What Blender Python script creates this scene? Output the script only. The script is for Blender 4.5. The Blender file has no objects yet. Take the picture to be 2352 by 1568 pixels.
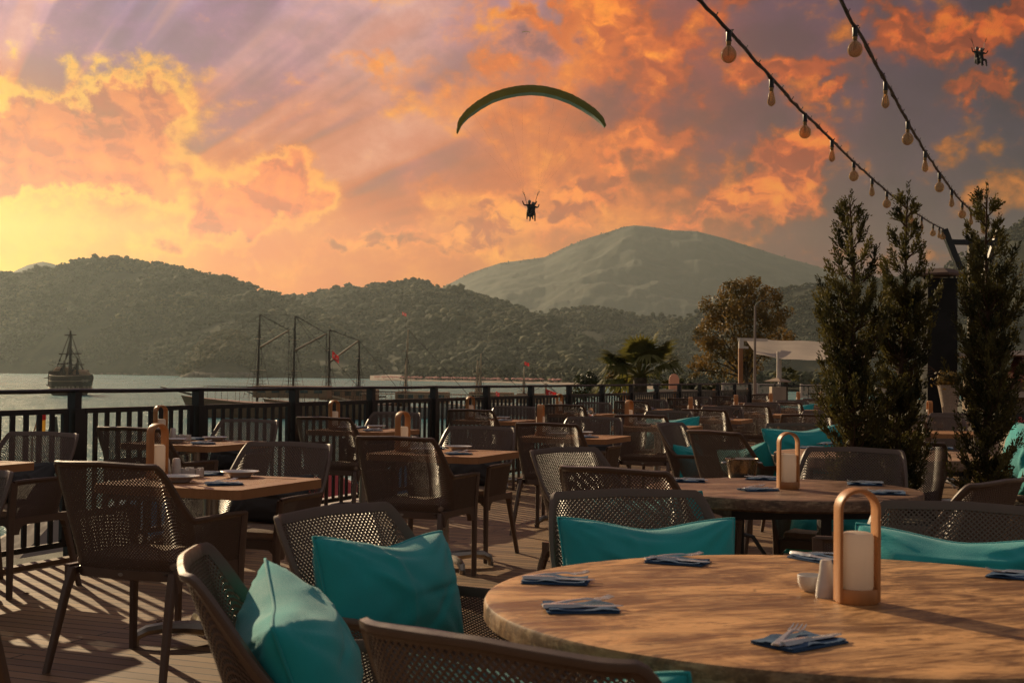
import bpy, bmesh, math, random
import numpy as np
from mathutils import Vector, Matrix, noise as mnoise
random.seed(7)
S = bpy.context.scene
COL = S.collection
R = math.radians
# ------------------------------------------------------------------ camera
F, CX, CY, H = 3124.0, 1176.0, 784.0, 1.25
PITCH, ROLL = math.atan(75.3 / F), 0.011
fw = Vector((0, math.cos(PITCH), math.sin(PITCH)))
r0 = Vector((1, 0, 0)); u0 = Vector((0, -math.sin(PITCH), math.cos(PITCH)))
rt = r0 * math.cos(ROLL) + u0 * math.sin(ROLL)
up = u0 * math.cos(ROLL) - r0 * math.sin(ROLL)
EYE = Vector((0, 0, H))
SEA = H - 7.0
def ray(x, y):
    return fw + rt * ((x - CX) / F) + up * ((CY - y) / F)
def G(x, y, z=0.0):                       # point on the level plane z seen at a photo pixel (2352 wide)
    d = ray(x, y)
    return EYE + d * ((z - H) / d.z)
def A(x, y, Y):                           # point at distance Y seen at a photo pixel
    d = ray(x, y)
    return EYE + d * (Y / d.y)
def angles(x, y):
    d = ray(x, y).normalized()
    return math.degrees(math.atan2(d.x, d.y)), math.degrees(math.asin(d.z))
cam = bpy.data.cameras.new('camera'); co = bpy.data.objects.new('camera', cam); COL.objects.link(co)
M = Matrix((rt, up, -fw)).transposed().to_4x4(); M.translation = EYE
co.matrix_world = M
cam.sensor_width = 36; cam.lens = F / 2352 * 36
cam.clip_start = 0.05; cam.clip_end = 30000
cam.dof.use_dof = True; cam.dof.focus_distance = 9.5; cam.dof.aperture_fstop = 11
S.camera = co
# ------------------------------------------------------------------ render settings
S.view_settings.view_transform = 'Standard'; S.view_settings.look = 'None'
S.view_settings.exposure = 0.2; S.view_settings.gamma = 1
cy = S.cycles
cy.max_bounces = 7; cy.diffuse_bounces = 3; cy.glossy_bounces = 3; cy.transmission_bounces = 5
cy.transparent_max_bounces = 8; cy.volume_bounces = 0
cy.caustics_reflective = False; cy.caustics_refractive = False
cy.sample_clamp_indirect = 4.0; cy.sample_clamp_direct = 6.0
cy.use_denoising = True; cy.denoiser = 'OPENIMAGEDENOISE'; cy.denoising_prefilter = 'NONE'; cy.denoising_input_passes = 'RGB_ALBEDO_NORMAL'
cy.use_adaptive_sampling = False
# ------------------------------------------------------------------ node helper
class NT:
    def __init__(s, tree): s.t = tree; s.L = tree.links
    def n(s, typ, **kw):
        nd = s.t.nodes.new(typ)
        for k, v in kw.items(): setattr(nd, k, v)
        return nd
    def put(s, sock, v):
        if v is None: return
        if isinstance(v, bpy.types.NodeSocket): s.L.new(v, sock)
        elif isinstance(v, (int, float)):
            try: sock.default_value = v
            except TypeError: sock.default_value = (v, v, v)
        else:
            v = tuple(v)
            if len(v) == 3 and len(sock.default_value) == 4: v = v + (1,)
            sock.default_value = v
    def m(s, op, a, b=None, c=None, clamp=False):
        nd = s.n('ShaderNodeMath', operation=op, use_clamp=clamp)
        s.put(nd.inputs[0], a); s.put(nd.inputs[1], b); s.put(nd.inputs[2], c)
        return nd.outputs[0]
    def vm(s, op, a, b=None, out=0):
        nd = s.n('ShaderNodeVectorMath', operation=op)
        s.put(nd.inputs[0], a); s.put(nd.inputs[1], b)
        return nd.outputs[out]
    def xyz(s, x, y, z=0.0):
        nd = s.n('ShaderNodeCombineXYZ')
        s.put(nd.inputs[0], x); s.put(nd.inputs[1], y); s.put(nd.inputs[2], z)
        return nd.outputs[0]
    def sep(s, v):
        nd = s.n('ShaderNodeSeparateXYZ'); s.put(nd.inputs[0], v); return nd.outputs
    def mix(s, f, a, b, mode='MIX'):
        nd = s.n('ShaderNodeMix', data_type='RGBA', blend_type=mode)
        s.put(nd.inputs[0], f); s.put(nd.inputs[6], a); s.put(nd.inputs[7], b)
        return nd.outputs[2]
    def mr(s, v, a, b, c=0.0, d=1.0, kind='SMOOTHSTEP'):
        nd = s.n('ShaderNodeMapRange', interpolation_type=kind)
        s.put(nd.inputs[0], v); s.put(nd.inputs[1], a); s.put(nd.inputs[2], b); s.put(nd.inputs[3], c); s.put(nd.inputs[4], d)
        return nd.outputs[0]
    def noise(s, vec, scale, detail=4, rough=.55, dist=0.0, out=0, dim='3D'):
        nd = s.n('ShaderNodeTexNoise', noise_dimensions=dim)
        s.put(nd.inputs['Vector'], vec)
        nd.inputs['Scale'].default_value = scale; nd.inputs['Detail'].default_value = detail
        nd.inputs['Roughness'].default_value = rough; nd.inputs['Distortion'].default_value = dist
        return nd.outputs[out]
    def ramp(s, f, stops, interp='LINEAR'):
        nd = s.n('ShaderNodeValToRGB'); cr = nd.color_ramp; cr.interpolation = interp
        while len(cr.elements) < len(stops): cr.elements.new(0.5)
        for e, (p, c) in zip(cr.elements, stops):
            e.position = p
        for e, (p, c) in zip(cr.elements, stops):
            e.color = tuple(c) + (1,)
        s.put(nd.inputs[0], f); return nd.outputs[0]
def lin(r, g=None, b=None):
    c = (r, g, b) if g is not None else r
    return tuple(((v / 255) / 12.92 if v <= 10.3 else ((v / 255 + .055) / 1.055) ** 2.4) for v in c)
# ------------------------------------------------------------------ sky (directions only: azimuth and elevation in degrees)
SUN_AZ, SUN_EL = -33.0, 21.0
SKY_T = 0.60            # share of the sky light left after the haze, so that the sky behind it keeps its strength
def build_world():
    w = bpy.data.worlds.new('World'); S.world = w; w.use_nodes = True
    t = w.node_tree; t.nodes.clear(); N = NT(t)
    gen = N.n('ShaderNodeTexCoord').outputs['Generated']
    x, y, z = N.sep(N.vm('NORMALIZE', gen))
    az = N.m('MULTIPLY', N.m('ARCTAN2', x, y), 57.29578)
    el = N.m('MULTIPLY', N.m('ARCSINE', z), 57.29578)
    P = N.xyz(az, el)
    def aa(px): return angles(px, 500)[0]
    xs = [0, 300, 600, 900, 1200, 1500, 1800, 2100, 2352]
    rows = [
     (-60, [(176,164,180),(138,128,158),(172,158,170),(186,168,168),(168,146,150),(150,112,112),(112,94,106),(96,84,98),(78,72,88)]),
     (130, [(192,160,165),(150,122,146),(186,158,160),(200,172,162),(182,150,148),(160,112,106),(116,90,98),(92,78,92),(70,68,84)]),
     (290, [(212,150,120),(190,128,116),(196,146,132),(204,162,144),(205,152,124),(160,110,100),(112,86,92),(90,76,88),(70,66,80)]),
     (440, [(244,190,70),(234,160,66),(208,140,104),(202,146,124),(204,146,116),(168,118,92),(112,86,86),(88,74,82),(70,64,72)]),
     (560, [(252,206,62),(246,186,56),(232,150,60),(222,146,84),(210,142,80),(186,126,80),(118,88,82),(92,74,78),(74,66,72)]),
     (700, [(255,222,66),(248,190,50),(234,152,48),(222,148,66),(206,140,74),(160,116,82),(122,92,84),(98,78,78),(80,70,72)]),
    ]
    fx = N.mr(az, aa(0), aa(2352), 0, 1, 'LINEAR')
    cols = []
    for yy, cs in rows:
        st = [((aa(px) - aa(0)) / (aa(2352) - aa(0)), lin(c)) for px, c in zip(xs, cs)]
        cols.append(N.ramp(fx, st, 'EASE'))
    base = cols[0]
    els = [angles(1176, yy)[1] for yy, _ in rows]
    for k in range(1, len(rows)):
        f = N.mr(el, els[k - 1], els[k])
        base = N.mix(f, base, cols[k])
    # crepuscular streaks fanning out from the sun's glow
    sa, se = angles(-224, 790)
    dx, dy = N.m('SUBTRACT', az, sa), N.m('SUBTRACT', el, se)
    th = N.m('ARCTAN2', dy, dx)
    rad = N.vm('LENGTH', N.xyz(dx, dy), out=1)
    st = N.noise(N.xyz(N.m('MULTIPLY', th, 5.0), N.m('MULTIPLY', rad, .03), 3.3), 1.55, 3, .5)
    wst = N.m('MULTIPLY', N.mr(rad, 7, 13), N.mr(az, aa(900), aa(1250), 1, 0))
    wst = N.m('MULTIPLY', wst, N.mr(el, 4, 7))
    sfac = N.m('MULTIPLY', N.mr(st, .40, .62, -1, 1, 'SMOOTHSTEP'), wst)
    dark = N.m('MULTIPLY', N.m('MINIMUM', sfac, 0), -.55)
    light = N.m('MULTIPLY', N.m('MAXIMUM', sfac, 0), .45)
    base = N.mix(dark, base, lin(126, 96, 122))
    base = N.mix(light, base, lin(226, 192, 172))
    # clouds: placed masses broken up by noise
    w1 = N.noise(P, .34, 3, .6, 0, 1); w2 = N.noise(P, 1.15, 5, .68, 0, 1)
    PW = N.vm('ADD', P, N.vm('MULTIPLY', N.vm('SUBTRACT', w1, (.5, .5, .5)), (7.0, 4.6, 0)))
    PW = N.vm('ADD', PW, N.vm('MULTIPLY', N.vm('SUBTRACT', w2, (.5, .5, .5)), (2.0, 1.8, 0)))
    def fbm(sc, off, det=7, rough=.58, asp=1.25, warp=1.0):
        q = N.xyz(N.m('MULTIPLY', az, sc), N.m('MULTIPLY', el, sc * asp), off)
        wv = N.noise(q, .55, 2, .5, 0, 1)
        q = N.vm('ADD', q, N.vm('MULTIPLY', N.vm('SUBTRACT', wv, (.5, .5, .5)), (warp, warp, warp)))
        return N.noise(q, 1.0, det, rough)
    def blobs(lst):
        tot = None
        for (px, py, sx, sy, rot, amp) in lst:
            a, e = angles(px, py)
            mp = N.n('ShaderNodeMapping', vector_type='TEXTURE')
            N.put(mp.inputs[0], PW)
            mp.inputs[1].default_value = (a, e, 0)
            mp.inputs[2].default_value = (0, 0, R(rot))
            k = 57.3 / F
            mp.inputs[3].default_value = (sx * k * 1.05, sy * k * 1.05, 1)
            d2 = N.vm('DOT_PRODUCT', mp.outputs[0], mp.outputs[0], out=1)
            g = N.m('MULTIPLY', N.m('EXPONENT', N.m('MULTIPLY', d2, -.7)), amp)
            tot = g if tot is None else N.m('ADD', tot, g)
        return tot
    n1 = fbm(.36, 1.7, 7, .56, 1.35, .6)
    fine = fbm(1.1, 5.1, 5, .58, 1.2, .4)
    tex = N.m('ADD', N.m('MULTIPLY', N.m('SUBTRACT', n1, .5), 3.0), N.m('MULTIPLY', N.m('SUBTRACT', fine, .5), .8))
    # layer 1: the burning clouds beside the sun
    L1 = blobs([(215,300,150,72,28,1.0),(300,215,80,46,30,.72),(60,340,110,70,10,.85),(60,255,70,42,20,.5),(140,395,190,34,6,.62),
                (395,300,90,60,20,.42),(430,405,60,40,15,.35),(555,470,115,52,24,1.0),(640,420,56,30,20,.6),(480,520,70,34,15,.5),(730,445,42,24,20,.5),
                (520,585,80,18,-5,.4),(5,165,40,30,20,.45)])
    d1 = N.m('ADD', L1, N.m('MULTIPLY', tex, .55))
    q0_ = N.xyz(N.m('MULTIPLY', az, .62), N.m('MULTIPLY', el, .80), 9.1)
    q0_ = N.vm('ADD', q0_, N.vm('MULTIPLY', N.vm('SUBTRACT', w1, (.5, .5, .5)), (1.6, 1.6, 0)))
    e0 = N.noise(q0_, 1.0, 5, .52); e1 = N.noise(N.vm('ADD', q0_, (-.20, -.25, 0)), 1.0, 5, .52)
    emb = N.m('SUBTRACT', e0, e1)
    embl = N.mr(emb, -.11, .11)
    mask1 = N.mr(d1, .04, .66)
    body1 = N.mr(d1, .32, .90)
    hi = N.mr(el, angles(200, 420)[1], angles(300, 210)[1])
    bodyc = N.mix(hi, lin(226, 112, 12), lin(166, 86, 66))
    bodyc = N.mix(N.m('MULTIPLY', embl, .50), bodyc, lin(252, 160, 44))
    bodyc = N.mix(N.mr(emb, -.01, -.11, 0, .42), bodyc, lin(176, 92, 60))
    rimc = N.mix(N.mr(az, aa(0), aa(800)), lin(255, 232, 140), lin(254, 196, 104))
    c1 = N.mix(body1, rimc, bodyc)
    col = N.mix(N.m('MULTIPLY', mask1, .95), base, c1)
    # layer 2: orange cumulus and scraps over the mauve half
    L2 = blobs([(1130,160,150,34,-4,.75),(830,140,90,24,-12,.5),(1270,55,140,40,10,.55),(1445,80,90,60,40,.75),(1530,140,80,26,42,.6),(1210,20,110,22,0,.5),
                (1180,250,170,40,-5,.55),(1500,300,150,26,12,.55),(1330,440,75,62,35,1.0),(1440,370,60,32,30,.8),(1180,500,120,40,12,1.0),(930,530,75,36,20,1.0),(820,560,60,26,10,.7),(1060,560,90,26,8,.7),(700,600,80,20,4,.5),
                (1040,430,60,20,-15,.4),(1520,470,70,70,30,.5),(1770,430,100,48,42,1.0),(1860,350,60,34,45,.8),(1610,510,120,24,15,.8),(1700,480,60,24,20,.5),
                (1770,155,56,46,20,.72),(1870,150,90,22,10,.55),(1920,205,60,16,22,.8),(2070,55,60,50,35,.85),(2170,95,90,40,-10,.75),(2280,60,90,40,25,.75),(2350,30,60,30,0,.6),
                (2200,225,64,26,-6,.7),(2290,235,50,30,-30,.6),(1670,10,50,30,50,.6),(1580,215,60,20,-10,.35),(1620,360,36,18,20,.4),(700,20,90,16,0,.15)])
    L2 = N.m('MULTIPLY', L2, .98)
    d2_ = N.m('ADD', L2, N.m('MULTIPLY', tex, .60))
    mask2 = N.m('POWER', N.mr(d2_, .0, 1.0), 1.35)
    body2 = N.m('MULTIPLY', N.mr(d2_, .45, 1.0), N.mr(emb, .08, -.07))
    litc = N.mix(N.mr(az, aa(900), aa(1900)), lin(250, 184, 116), lin(240, 152, 98))
    litc = N.mix(N.mr(el, angles(1176, 620)[1], angles(1176, 330)[1], .55, 0), litc, lin(232, 156, 70))
    shc = N.mix(N.mr(az, aa(900), aa(2000)), lin(168, 110, 98), lin(132, 88, 84))
    litc = N.mix(N.m('MULTIPLY', N.mr(emb, .04, .15), .35), litc, lin(255, 200, 130))
    c2 = N.mix(N.m('MULTIPLY', body2, .8), litc, shc)
    wr = N.mr(az, aa(1500), aa(2352), .95, .86)
    col = N.mix(N.m('MULTIPLY', mask2, wr), col, c2)
    # grey-mauve shade masses between the lit ones
    L3 = blobs([(1480,190,130,50,30,.8),(1650,290,150,60,30,.7),(1270,100,110,30,5,.6),(1420,500,90,50,30,.45),(1630,440,80,50,40,.6),(1160,330,120,30,0,.1)])
    d3 = N.m('ADD', L3, N.m('MULTIPLY', tex, -.45))
    col = N.mix(N.m('MULTIPLY', N.mr(d3, .3, .75), .55), col, lin(126, 92, 98))
    # small-scale softness all over
    col = N.mix(.22, col, N.mix(N.mr(n1, .32, .68), (.1, .1, .1), (.9, .9, .9)), 'OVERLAY')
    hs = N.n('ShaderNodeHueSaturation'); hs.inputs['Saturation'].default_value = 1.42; N.put(hs.inputs['Color'], col)
    gm = N.n('ShaderNodeGamma'); gm.inputs[1].default_value = 1.28; N.put(gm.inputs[0], hs.outputs[0]); col = N.mix(1.0, gm.outputs[0], (1.06, .885, 1.08), 'MULTIPLY')
    col = N.mix(N.mr(az, aa(1350), aa(2352), 0, .34), col, N.mix(1.0, col, (.40, .34, .52), 'MULTIPLY'))
    col = N.mix(N.mr(el, 60, 15.8), (.20, .18, .19), col)       # overhead: dim blue-grey
    col = N.mix(N.mr(y, .75, .1), col, (.20, .175, .17))         # behind the camera: dusk
    col = N.mix(N.mr(el, -.5, -6), col, (.05, .045, .04))
    bg = N.n('ShaderNodeBackground'); N.put(bg.inputs[0], col)
    bg.inputs[1].default_value = SKYK
    # physical daylight sky, low and faint, under the clouds
    sk = N.n('ShaderNodeTexSky', sky_type='NISHITA'); sk.sun_disc = False
    sk.sun_elevation = R(SUN_EL); sk.sun_rotation = R(SUN_AZ); sk.air_density = 2.0; sk.dust_density = 4.0
    bg2 = N.n('ShaderNodeBackground'); N.put(bg2.inputs[0], sk.outputs[0]); bg2.inputs[1].default_value = 0.0 if NISH == 0 else NISH
    add = N.n('ShaderNodeAddShader'); N.L.new(bg.outputs[0], add.inputs[0]); N.L.new(bg2.outputs[0], add.inputs[1])
    out = N.n('ShaderNodeOutputWorld'); N.L.new(add.outputs[0], out.inputs[0])
    w.cycles.sampling_method = 'MANUAL'; w.cycles.sample_map_resolution = 512
SKYK, NISH = .92, 0.0
build_world()
sun = bpy.data.lights.new('sun', 'SUN'); so = bpy.data.objects.new('sun', sun); COL.objects.link(so)
sun.energy = 4.4; sun.angle = R(.5); sun.color = (1.0, .75, .45)
sd = Vector((math.sin(R(SUN_AZ)) * math.cos(R(SUN_EL)), math.cos(R(SUN_AZ)) * math.cos(R(SUN_EL)), math.sin(R(SUN_EL))))
so.rotation_euler = (-sd).to_track_quat('-Z', 'Y').to_euler()
# ------------------------------------------------------------------ object helpers
def tag(o, label=None, cat=None, group=None, kind=None):
    if label:
        n_ = len(label.split()); assert 4 <= n_ <= 16, (n_, label)
        o['label'] = label
    if cat: o['category'] = cat
    if group: o['group'] = group
    if kind: o['kind'] = kind
    return o
def thing(name, label, cat, loc=(0, 0, 0), rz=0.0, group=None):
    o = bpy.data.objects.new(name, None); COL.objects.link(o)
    o.empty_display_size = .1
    o.location = loc; o.rotation_euler = (0, 0, rz)
    return tag(o, label, cat, group)
def copy_tree(o, parent=None):
    c = o.copy(); COL.objects.link(c)
    if parent is not None: c.parent = parent
    for ch in list(o.children): copy_tree(ch, c)
    return c
class MB:
    def __init__(s): s.v = []; s.f = []; s.M = Matrix.Identity(4); s.mi = []; s.cur = 0
    def add(s, vs, fs):
        b = len(s.v)
        s.v += [tuple(s.M @ Vector(p)) for p in vs]
        s.f += [tuple(i + b for i in f) for f in fs]; s.mi += [s.cur] * len(fs)
        return s
    def box(s, c, d, rot=None, tap=1.0):
        x, y, z = (k / 2 for k in d); c = Vector(c)
        vs = [Vector((sx * x * (tap if sz > 0 else 1), sy * y * (tap if sz > 0 else 1), sz * z)) for sz in (-1, 1) for sy in (-1, 1) for sx in (-1, 1)]
        if rot is not None: vs = [rot @ p for p in vs]
        return s.add([p + c for p in vs], [(0, 2, 3, 1), (4, 5, 7, 6), (0, 1, 5, 4), (2, 6, 7, 3), (0, 4, 6, 2), (1, 3, 7, 5)])
    def rbox(s, c, d, r, rz=0.0):                 # box with bevelled vertical and horizontal edges
        x, y, z = (k / 2 for k in d); c = Vector(c); vs = []; fs = []
        ring = []
        for (cx, cy, a0) in ((x - r, y - r, 0), (-x + r, y - r, 90), (-x + r, -y + r, 180), (x - r, -y + r, 270)):
            for k in range(4): ring.append((cx, cy, R(a0 + 30 * k)))
        prof = [(-z, -1), (-z + r * .29, -.29), (-z + r, 0), (z - r, 0), (z - r * .29, -.29), (z, -1)]
        n = len(ring); Rz = Matrix.Rotation(rz, 3, 'Z')
        for zz, k in prof:
            rr = r * (1 + k) if k != -.29 else r * .71
            for (cx, cy, a) in ring: vs.append(Rz @ Vector((cx + rr * math.cos(a), cy + rr * math.sin(a), zz)) + c)
        for j in range(len(prof) - 1):
            for i in range(n):
                a, b = j * n + i, j * n + (i + 1) % n
                fs.append((a, b, b + n, a + n))
        fs.append(tuple(range(n))[::-1]); fs.append(tuple(range((len(prof) - 1) * n, len(prof) * n)))
        return s.add(vs, fs)
    def bar(s, a, b, w, h=None, upv=(0, 0, 1), w2=None, h2=None):
        h = w if h is None else h; w2 = w if w2 is None else w2; h2 = h if h2 is None else h2
        a, b = Vector(a), Vector(b); d = (b - a).normalized(); u = Vector(upv)
        if abs(d.dot(u)) > .99: u = Vector((0, 1, 0))
        sx = d.cross(u).normalized(); sz = sx.cross(d)
        vs = [a - sx * w / 2 - sz * h / 2, a + sx * w / 2 - sz * h / 2, a + sx * w / 2 + sz * h / 2, a - sx * w / 2 + sz * h / 2,
              b - sx * w2 / 2 - sz * h2 / 2, b + sx * w2 / 2 - sz * h2 / 2, b + sx * w2 / 2 + sz * h2 / 2, b - sx * w2 / 2 + sz * h2 / 2]
        return s.add(vs, [(0, 3, 2, 1), (4, 5, 6, 7), (0, 1, 5, 4), (1, 2, 6, 5), (2, 3, 7, 6), (3, 0, 4, 7)])
    def tube(s, pts, r, n=6, cap=True):
        pts = [Vector(p) for p in pts]; m = len(pts)
        rs = r if isinstance(r, (list, tuple)) else [r] * m
        vs, fs = [], []; pu = None
        for i, p in enumerate(pts):
            t = (pts[min(i + 1, m - 1)] - pts[max(i - 1, 0)])
            t = t.normalized() if t.length > 1e-9 else Vector((0, 0, 1))
            if pu is None:
                u = Vector((0, 0, 1)) if abs(t.z) < .9 else Vector((1, 0, 0))
            else: u = pu
            u = (u - t * u.dot(t)).normalized(); pu = u; w = t.cross(u)
            for k in range(n):
                a = 2 * math.pi * k / n
                vs.append(p + (u * math.cos(a) + w * math.sin(a)) * rs[i])
        for i in range(m - 1):
            for k in range(n):
                a, b = i * n + k, i * n + (k + 1) % n
                fs.append((a, b, b + n, a + n))
        if cap: fs.append(tuple(range(n))[::-1]); fs.append(tuple(range((m - 1) * n, m * n)))
        return s.add(vs, fs)
    def lathe(s, prof, n=24, c=(0, 0, 0), sy=1.0, cap=False):
        vs, fs = [], []; c = Vector(c)
        for r, z in prof:
            for k in range(n):
                a = 2 * math.pi * k / n
                vs.append(Vector((r * math.cos(a), r * math.sin(a) * sy, z)) + c)
        for j in range(len(prof) - 1):
            for k in range(n):
                a, b = j * n + k, j * n + (k + 1) % n
                fs.append((a, b, b + n, a + n))
        if cap: fs.append(tuple(range(n))[::-1]); fs.append(tuple(range((len(prof) - 1) * n, len(prof) * n)))
        return s.add(vs, fs)
    def prism(s, poly, d0, d1, axis='z'):         # outline extruded between two levels
        n = len(poly)
        def P3(p, d): return {'z': (p[0], p[1], d), 'y': (p[0], d, p[1]), 'x': (d, p[0], p[1])}[axis]
        vs = [P3(p, d0) for p in poly] + [P3(p, d1) for p in poly]
        fs = [tuple(range(n))[::-1], tuple(range(n, 2 * n))] + [(i, (i + 1) % n, (i + 1) % n + n, i + n) for i in range(n)]
        return s.add(vs, fs)
    def sweep(s, pts, frames, prof, closed=False, cap=True):
        vs, fs = [], []; n = len(prof); m = len(pts)
        for p, (u, w) in zip(pts, frames):
            for a, b in prof: vs.append(Vector(p) + Vector(u) * a + Vector(w) * b)
        for i in range(m - 1 + (1 if closed else 0)):
            for k in range(n):
                a, b = (i % m) * n + k, (i % m) * n + (k + 1) % n
                a2, b2 = ((i + 1) % m) * n + k, ((i + 1) % m) * n + (k + 1) % n
                fs.append((a, b, b2, a2))
        if cap and not closed: fs.append(tuple(range(n))[::-1]); fs.append(tuple(range((m - 1) * n, m * n)))
        return s.add(vs, fs)
    def build(s, name, mats, parent=None, smooth=False, fix=True, loc=None, rz=None):
        me = bpy.data.meshes.new(name); me.from_pydata(s.v, [], s.f)
        mats = mats if isinstance(mats, (list, tuple)) else [mats]
        for m_ in mats: me.materials.append(m_)
        if len(mats) > 1: me.polygons.foreach_set('material_index', s.mi)
        if fix:
            bm = bmesh.new(); bm.from_mesh(me); bmesh.ops.recalc_face_normals(bm, faces=bm.faces); bm.to_mesh(me); bm.free()
        if smooth:
            me.polygons.foreach_set('use_smooth', [True] * len(me.polygons))
            if smooth != 'all': me.set_sharp_from_angle(angle=R(38))
        me.update()
        o = bpy.data.objects.new(name, me); COL.objects.link(o)
        if parent is not None: o.parent = parent
        if loc is not None: o.location = loc
        if rz is not None: o.rotation_euler = (0, 0, rz)
        return o
def np_mesh(name, V, FC, mat, parent=None, smooth=False):
    V = np.asarray(V, dtype=np.float32); FC = np.asarray(FC, dtype=np.int32); k = FC.shape[1]
    me = bpy.data.meshes.new(name)
    me.vertices.add(len(V)); me.vertices.foreach_set('co', V.ravel())
    me.loops.add(FC.size); me.loops.foreach_set('vertex_index', FC.ravel())
    me.polygons.add(len(FC)); me.polygons.foreach_set('loop_start', np.arange(0, FC.size, k, dtype=np.int32))
    me.polygons.foreach_set('loop_total', np.full(len(FC), k, dtype=np.int32))
    if smooth: me.polygons.foreach_set('use_smooth', np.ones(len(FC), dtype=bool))
    me.materials.append(mat); me.update(calc_edges=True); me.validate()
    o = bpy.data.objects.new(name, me); COL.objects.link(o)
    if parent is not None: o.parent = parent
    return o
# ------------------------------------------------------------------ materials
MT = {}
def mat(name, c, rough=.6, var=.25, scale=8, metal=0.0, bump=0.0, bscale=60, c2=None, spec=.5, coat=0.0, stretch=None, sheen=0.0, thin=0.0, det=4):
    if name in MT: return MT[name]
    m_ = bpy.data.materials.new(name); m_.use_nodes = True
    t = m_.node_tree; N = NT(t); b = t.nodes['Principled BSDF']
    tc = N.n('ShaderNodeTexCoord').outputs['Object']
    oi = N.n('ShaderNodeObjectInfo').outputs['Random']
    v = N.vm('ADD', tc, N.xyz(N.m('MULTIPLY', oi, 37.0), N.m('MULTIPLY', oi, 11.0), 0))
    if stretch: v = N.vm('MULTIPLY', v, stretch)
    nz = N.noise(v, scale, det, .6)
    c2 = c2 if c2 else tuple(k * .6 for k in c)
    ca = N.mix(N.mr(nz, .35, .65), tuple(c2), tuple(c))
    ca = N.mix(1 - var if var < 1 else 0.0, ca, tuple(c)) if var < 1 else ca
    N.put(b.inputs['Base Color'], ca)
    N.put(b.inputs['Roughness'], N.mr(nz, .3, .7, max(rough - .08, .02), min(rough + .08, 1)))
    b.inputs['Metallic'].default_value = metal
    b.inputs['Specular IOR Level'].default_value = spec
    b.inputs['Coat Weight'].default_value = coat
    if sheen: b.inputs['Sheen Weight'].default_value = sheen; b.inputs['Sheen Roughness'].default_value = .4
    if bump:
        bn = N.n('ShaderNodeBump'); bn.inputs['Strength'].default_value = bump; bn.inputs['Distance'].default_value = .01
        N.put(bn.inputs['Height'], N.noise(v, bscale, 4, .6)); N.put(b.inputs['Normal'], bn.outputs[0])
    if thin:
        tr = N.n('ShaderNodeBsdfTranslucent'); N.put(tr.inputs[0], ca)
        ms = N.n('ShaderNodeMixShader'); ms.inputs[0].default_value = thin
        N.L.new(b.outputs[0], ms.inputs[1]); N.L.new(tr.outputs[0], ms.inputs[2])
        N.L.new(ms.outputs[0], t.nodes['Material Output'].inputs[0])
    MT[name] = m_
    return m_
def plank_mat(name, c1, c2, width, length, ang, gap=.004, bump=.5, rough=.6, groove=(.012, .008, .005), grain=1.0, spec=.4):
    m_ = bpy.data.materials.new(name); m_.use_nodes = True
    t = m_.node_tree; N = NT(t); b = t.nodes['Principled BSDF']
    tc = N.n('ShaderNodeTexCoord').outputs['Object']
    mp = N.n('ShaderNodeMapping'); N.put(mp.inputs[0], tc); mp.inputs[2].default_value = (0, 0, ang)
    p = mp.outputs[0]
    br = N.n('ShaderNodeTexBrick'); br.offset = .37; br.offset_frequency = 2; br.squash = 1
    N.put(br.inputs['Vector'], p)
    br.inputs['Color1'].default_value = (0, 0, 0, 1); br.inputs['Color2'].default_value = (1, 1, 1, 1); br.inputs['Mortar'].default_value = (0, 0, 0, 1)
    br.inputs['Scale'].default_value = 1; br.inputs['Mortar Size'].default_value = gap; br.inputs['Mortar Smooth'].default_value = .25
    br.inputs['Brick Width'].default_value = length; br.inputs['Row Height'].default_value = width; br.inputs['Bias'].default_value = 0
    g1 = N.noise(N.vm('MULTIPLY', p, (2.2, 26, 2)), 2.2 * grain, 6, .65, .4)
    g2 = N.noise(N.vm('MULTIPLY', p, (1.0, 8, 1)), .9, 4, .6)
    per = N.sep(br.outputs['Color'])[0]
    k = N.m('ADD', N.m('MULTIPLY', per, .42), N.m('ADD', N.m('MULTIPLY', g1, .5), N.m('MULTIPLY', g2, .35)))
    c = N.mix(N.mr(k, .28, .95), c2, c1)
    c = N.mix(br.outputs['Fac'], c, groove)
    N.put(b.inputs['Base Color'], c); b.inputs['Roughness'].default_value = rough
    N.put(b.inputs['Roughness'], N.mr(g1, .3, .7, rough - .1, rough + .12))
    b.inputs['Specular IOR Level'].default_value = spec
    hgt = N.m('SUBTRACT', N.m('MULTIPLY', g1, .12), br.outputs['Fac'])
    bn = N.n('ShaderNodeBump'); bn.inputs['Strength'].default_value = bump; bn.inputs['Distance'].default_value = .004
    N.put(bn.inputs['Height'], hgt); N.put(b.inputs['Normal'], bn.outputs[0])
    MT[name] = m_
    return m_
ROWA = math.atan2(.3584, .9336)                 # heading of the table rows, clockwise from straight ahead
RD = Vector((.3584, .9336, 0)); RR = Vector((.9336, -.3584, 0))
def heading(dx, dy): return math.atan2(-dx, dy)  # z-rotation that turns local +y towards (dx, dy)
plast = mat('chair_plastic', (.112, .072, .052), .38, .3, 14, bump=.05, bscale=300)
seatpad = mat('seat_pad_fabric', (.30, .215, .155), .9, .4, 30, bump=.25, bscale=400)
greypad = mat('charcoal_fabric', (.055, .056, .06), .9, .5, 12, bump=.25, bscale=250)
teal = mat('turquoise_fabric', (.014, .36, .375), .85, .35, 5, c2=(.010, .25, .275), bump=.22, bscale=420, sheen=.25)
black = mat('black_steel', (.012, .011, .011), .42, .3, 20)
alu = mat('brushed_aluminium', (.42, .39, .35), .34, .4, 9, metal=.9, bump=.05, bscale=200)
steel = mat('polished_steel', (.50, .52, .55), .28, .3, 20, metal=.45, coat=.4)
white = mat('white_porcelain', (.62, .59, .56), .3, .2, 12, coat=.3)
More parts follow.
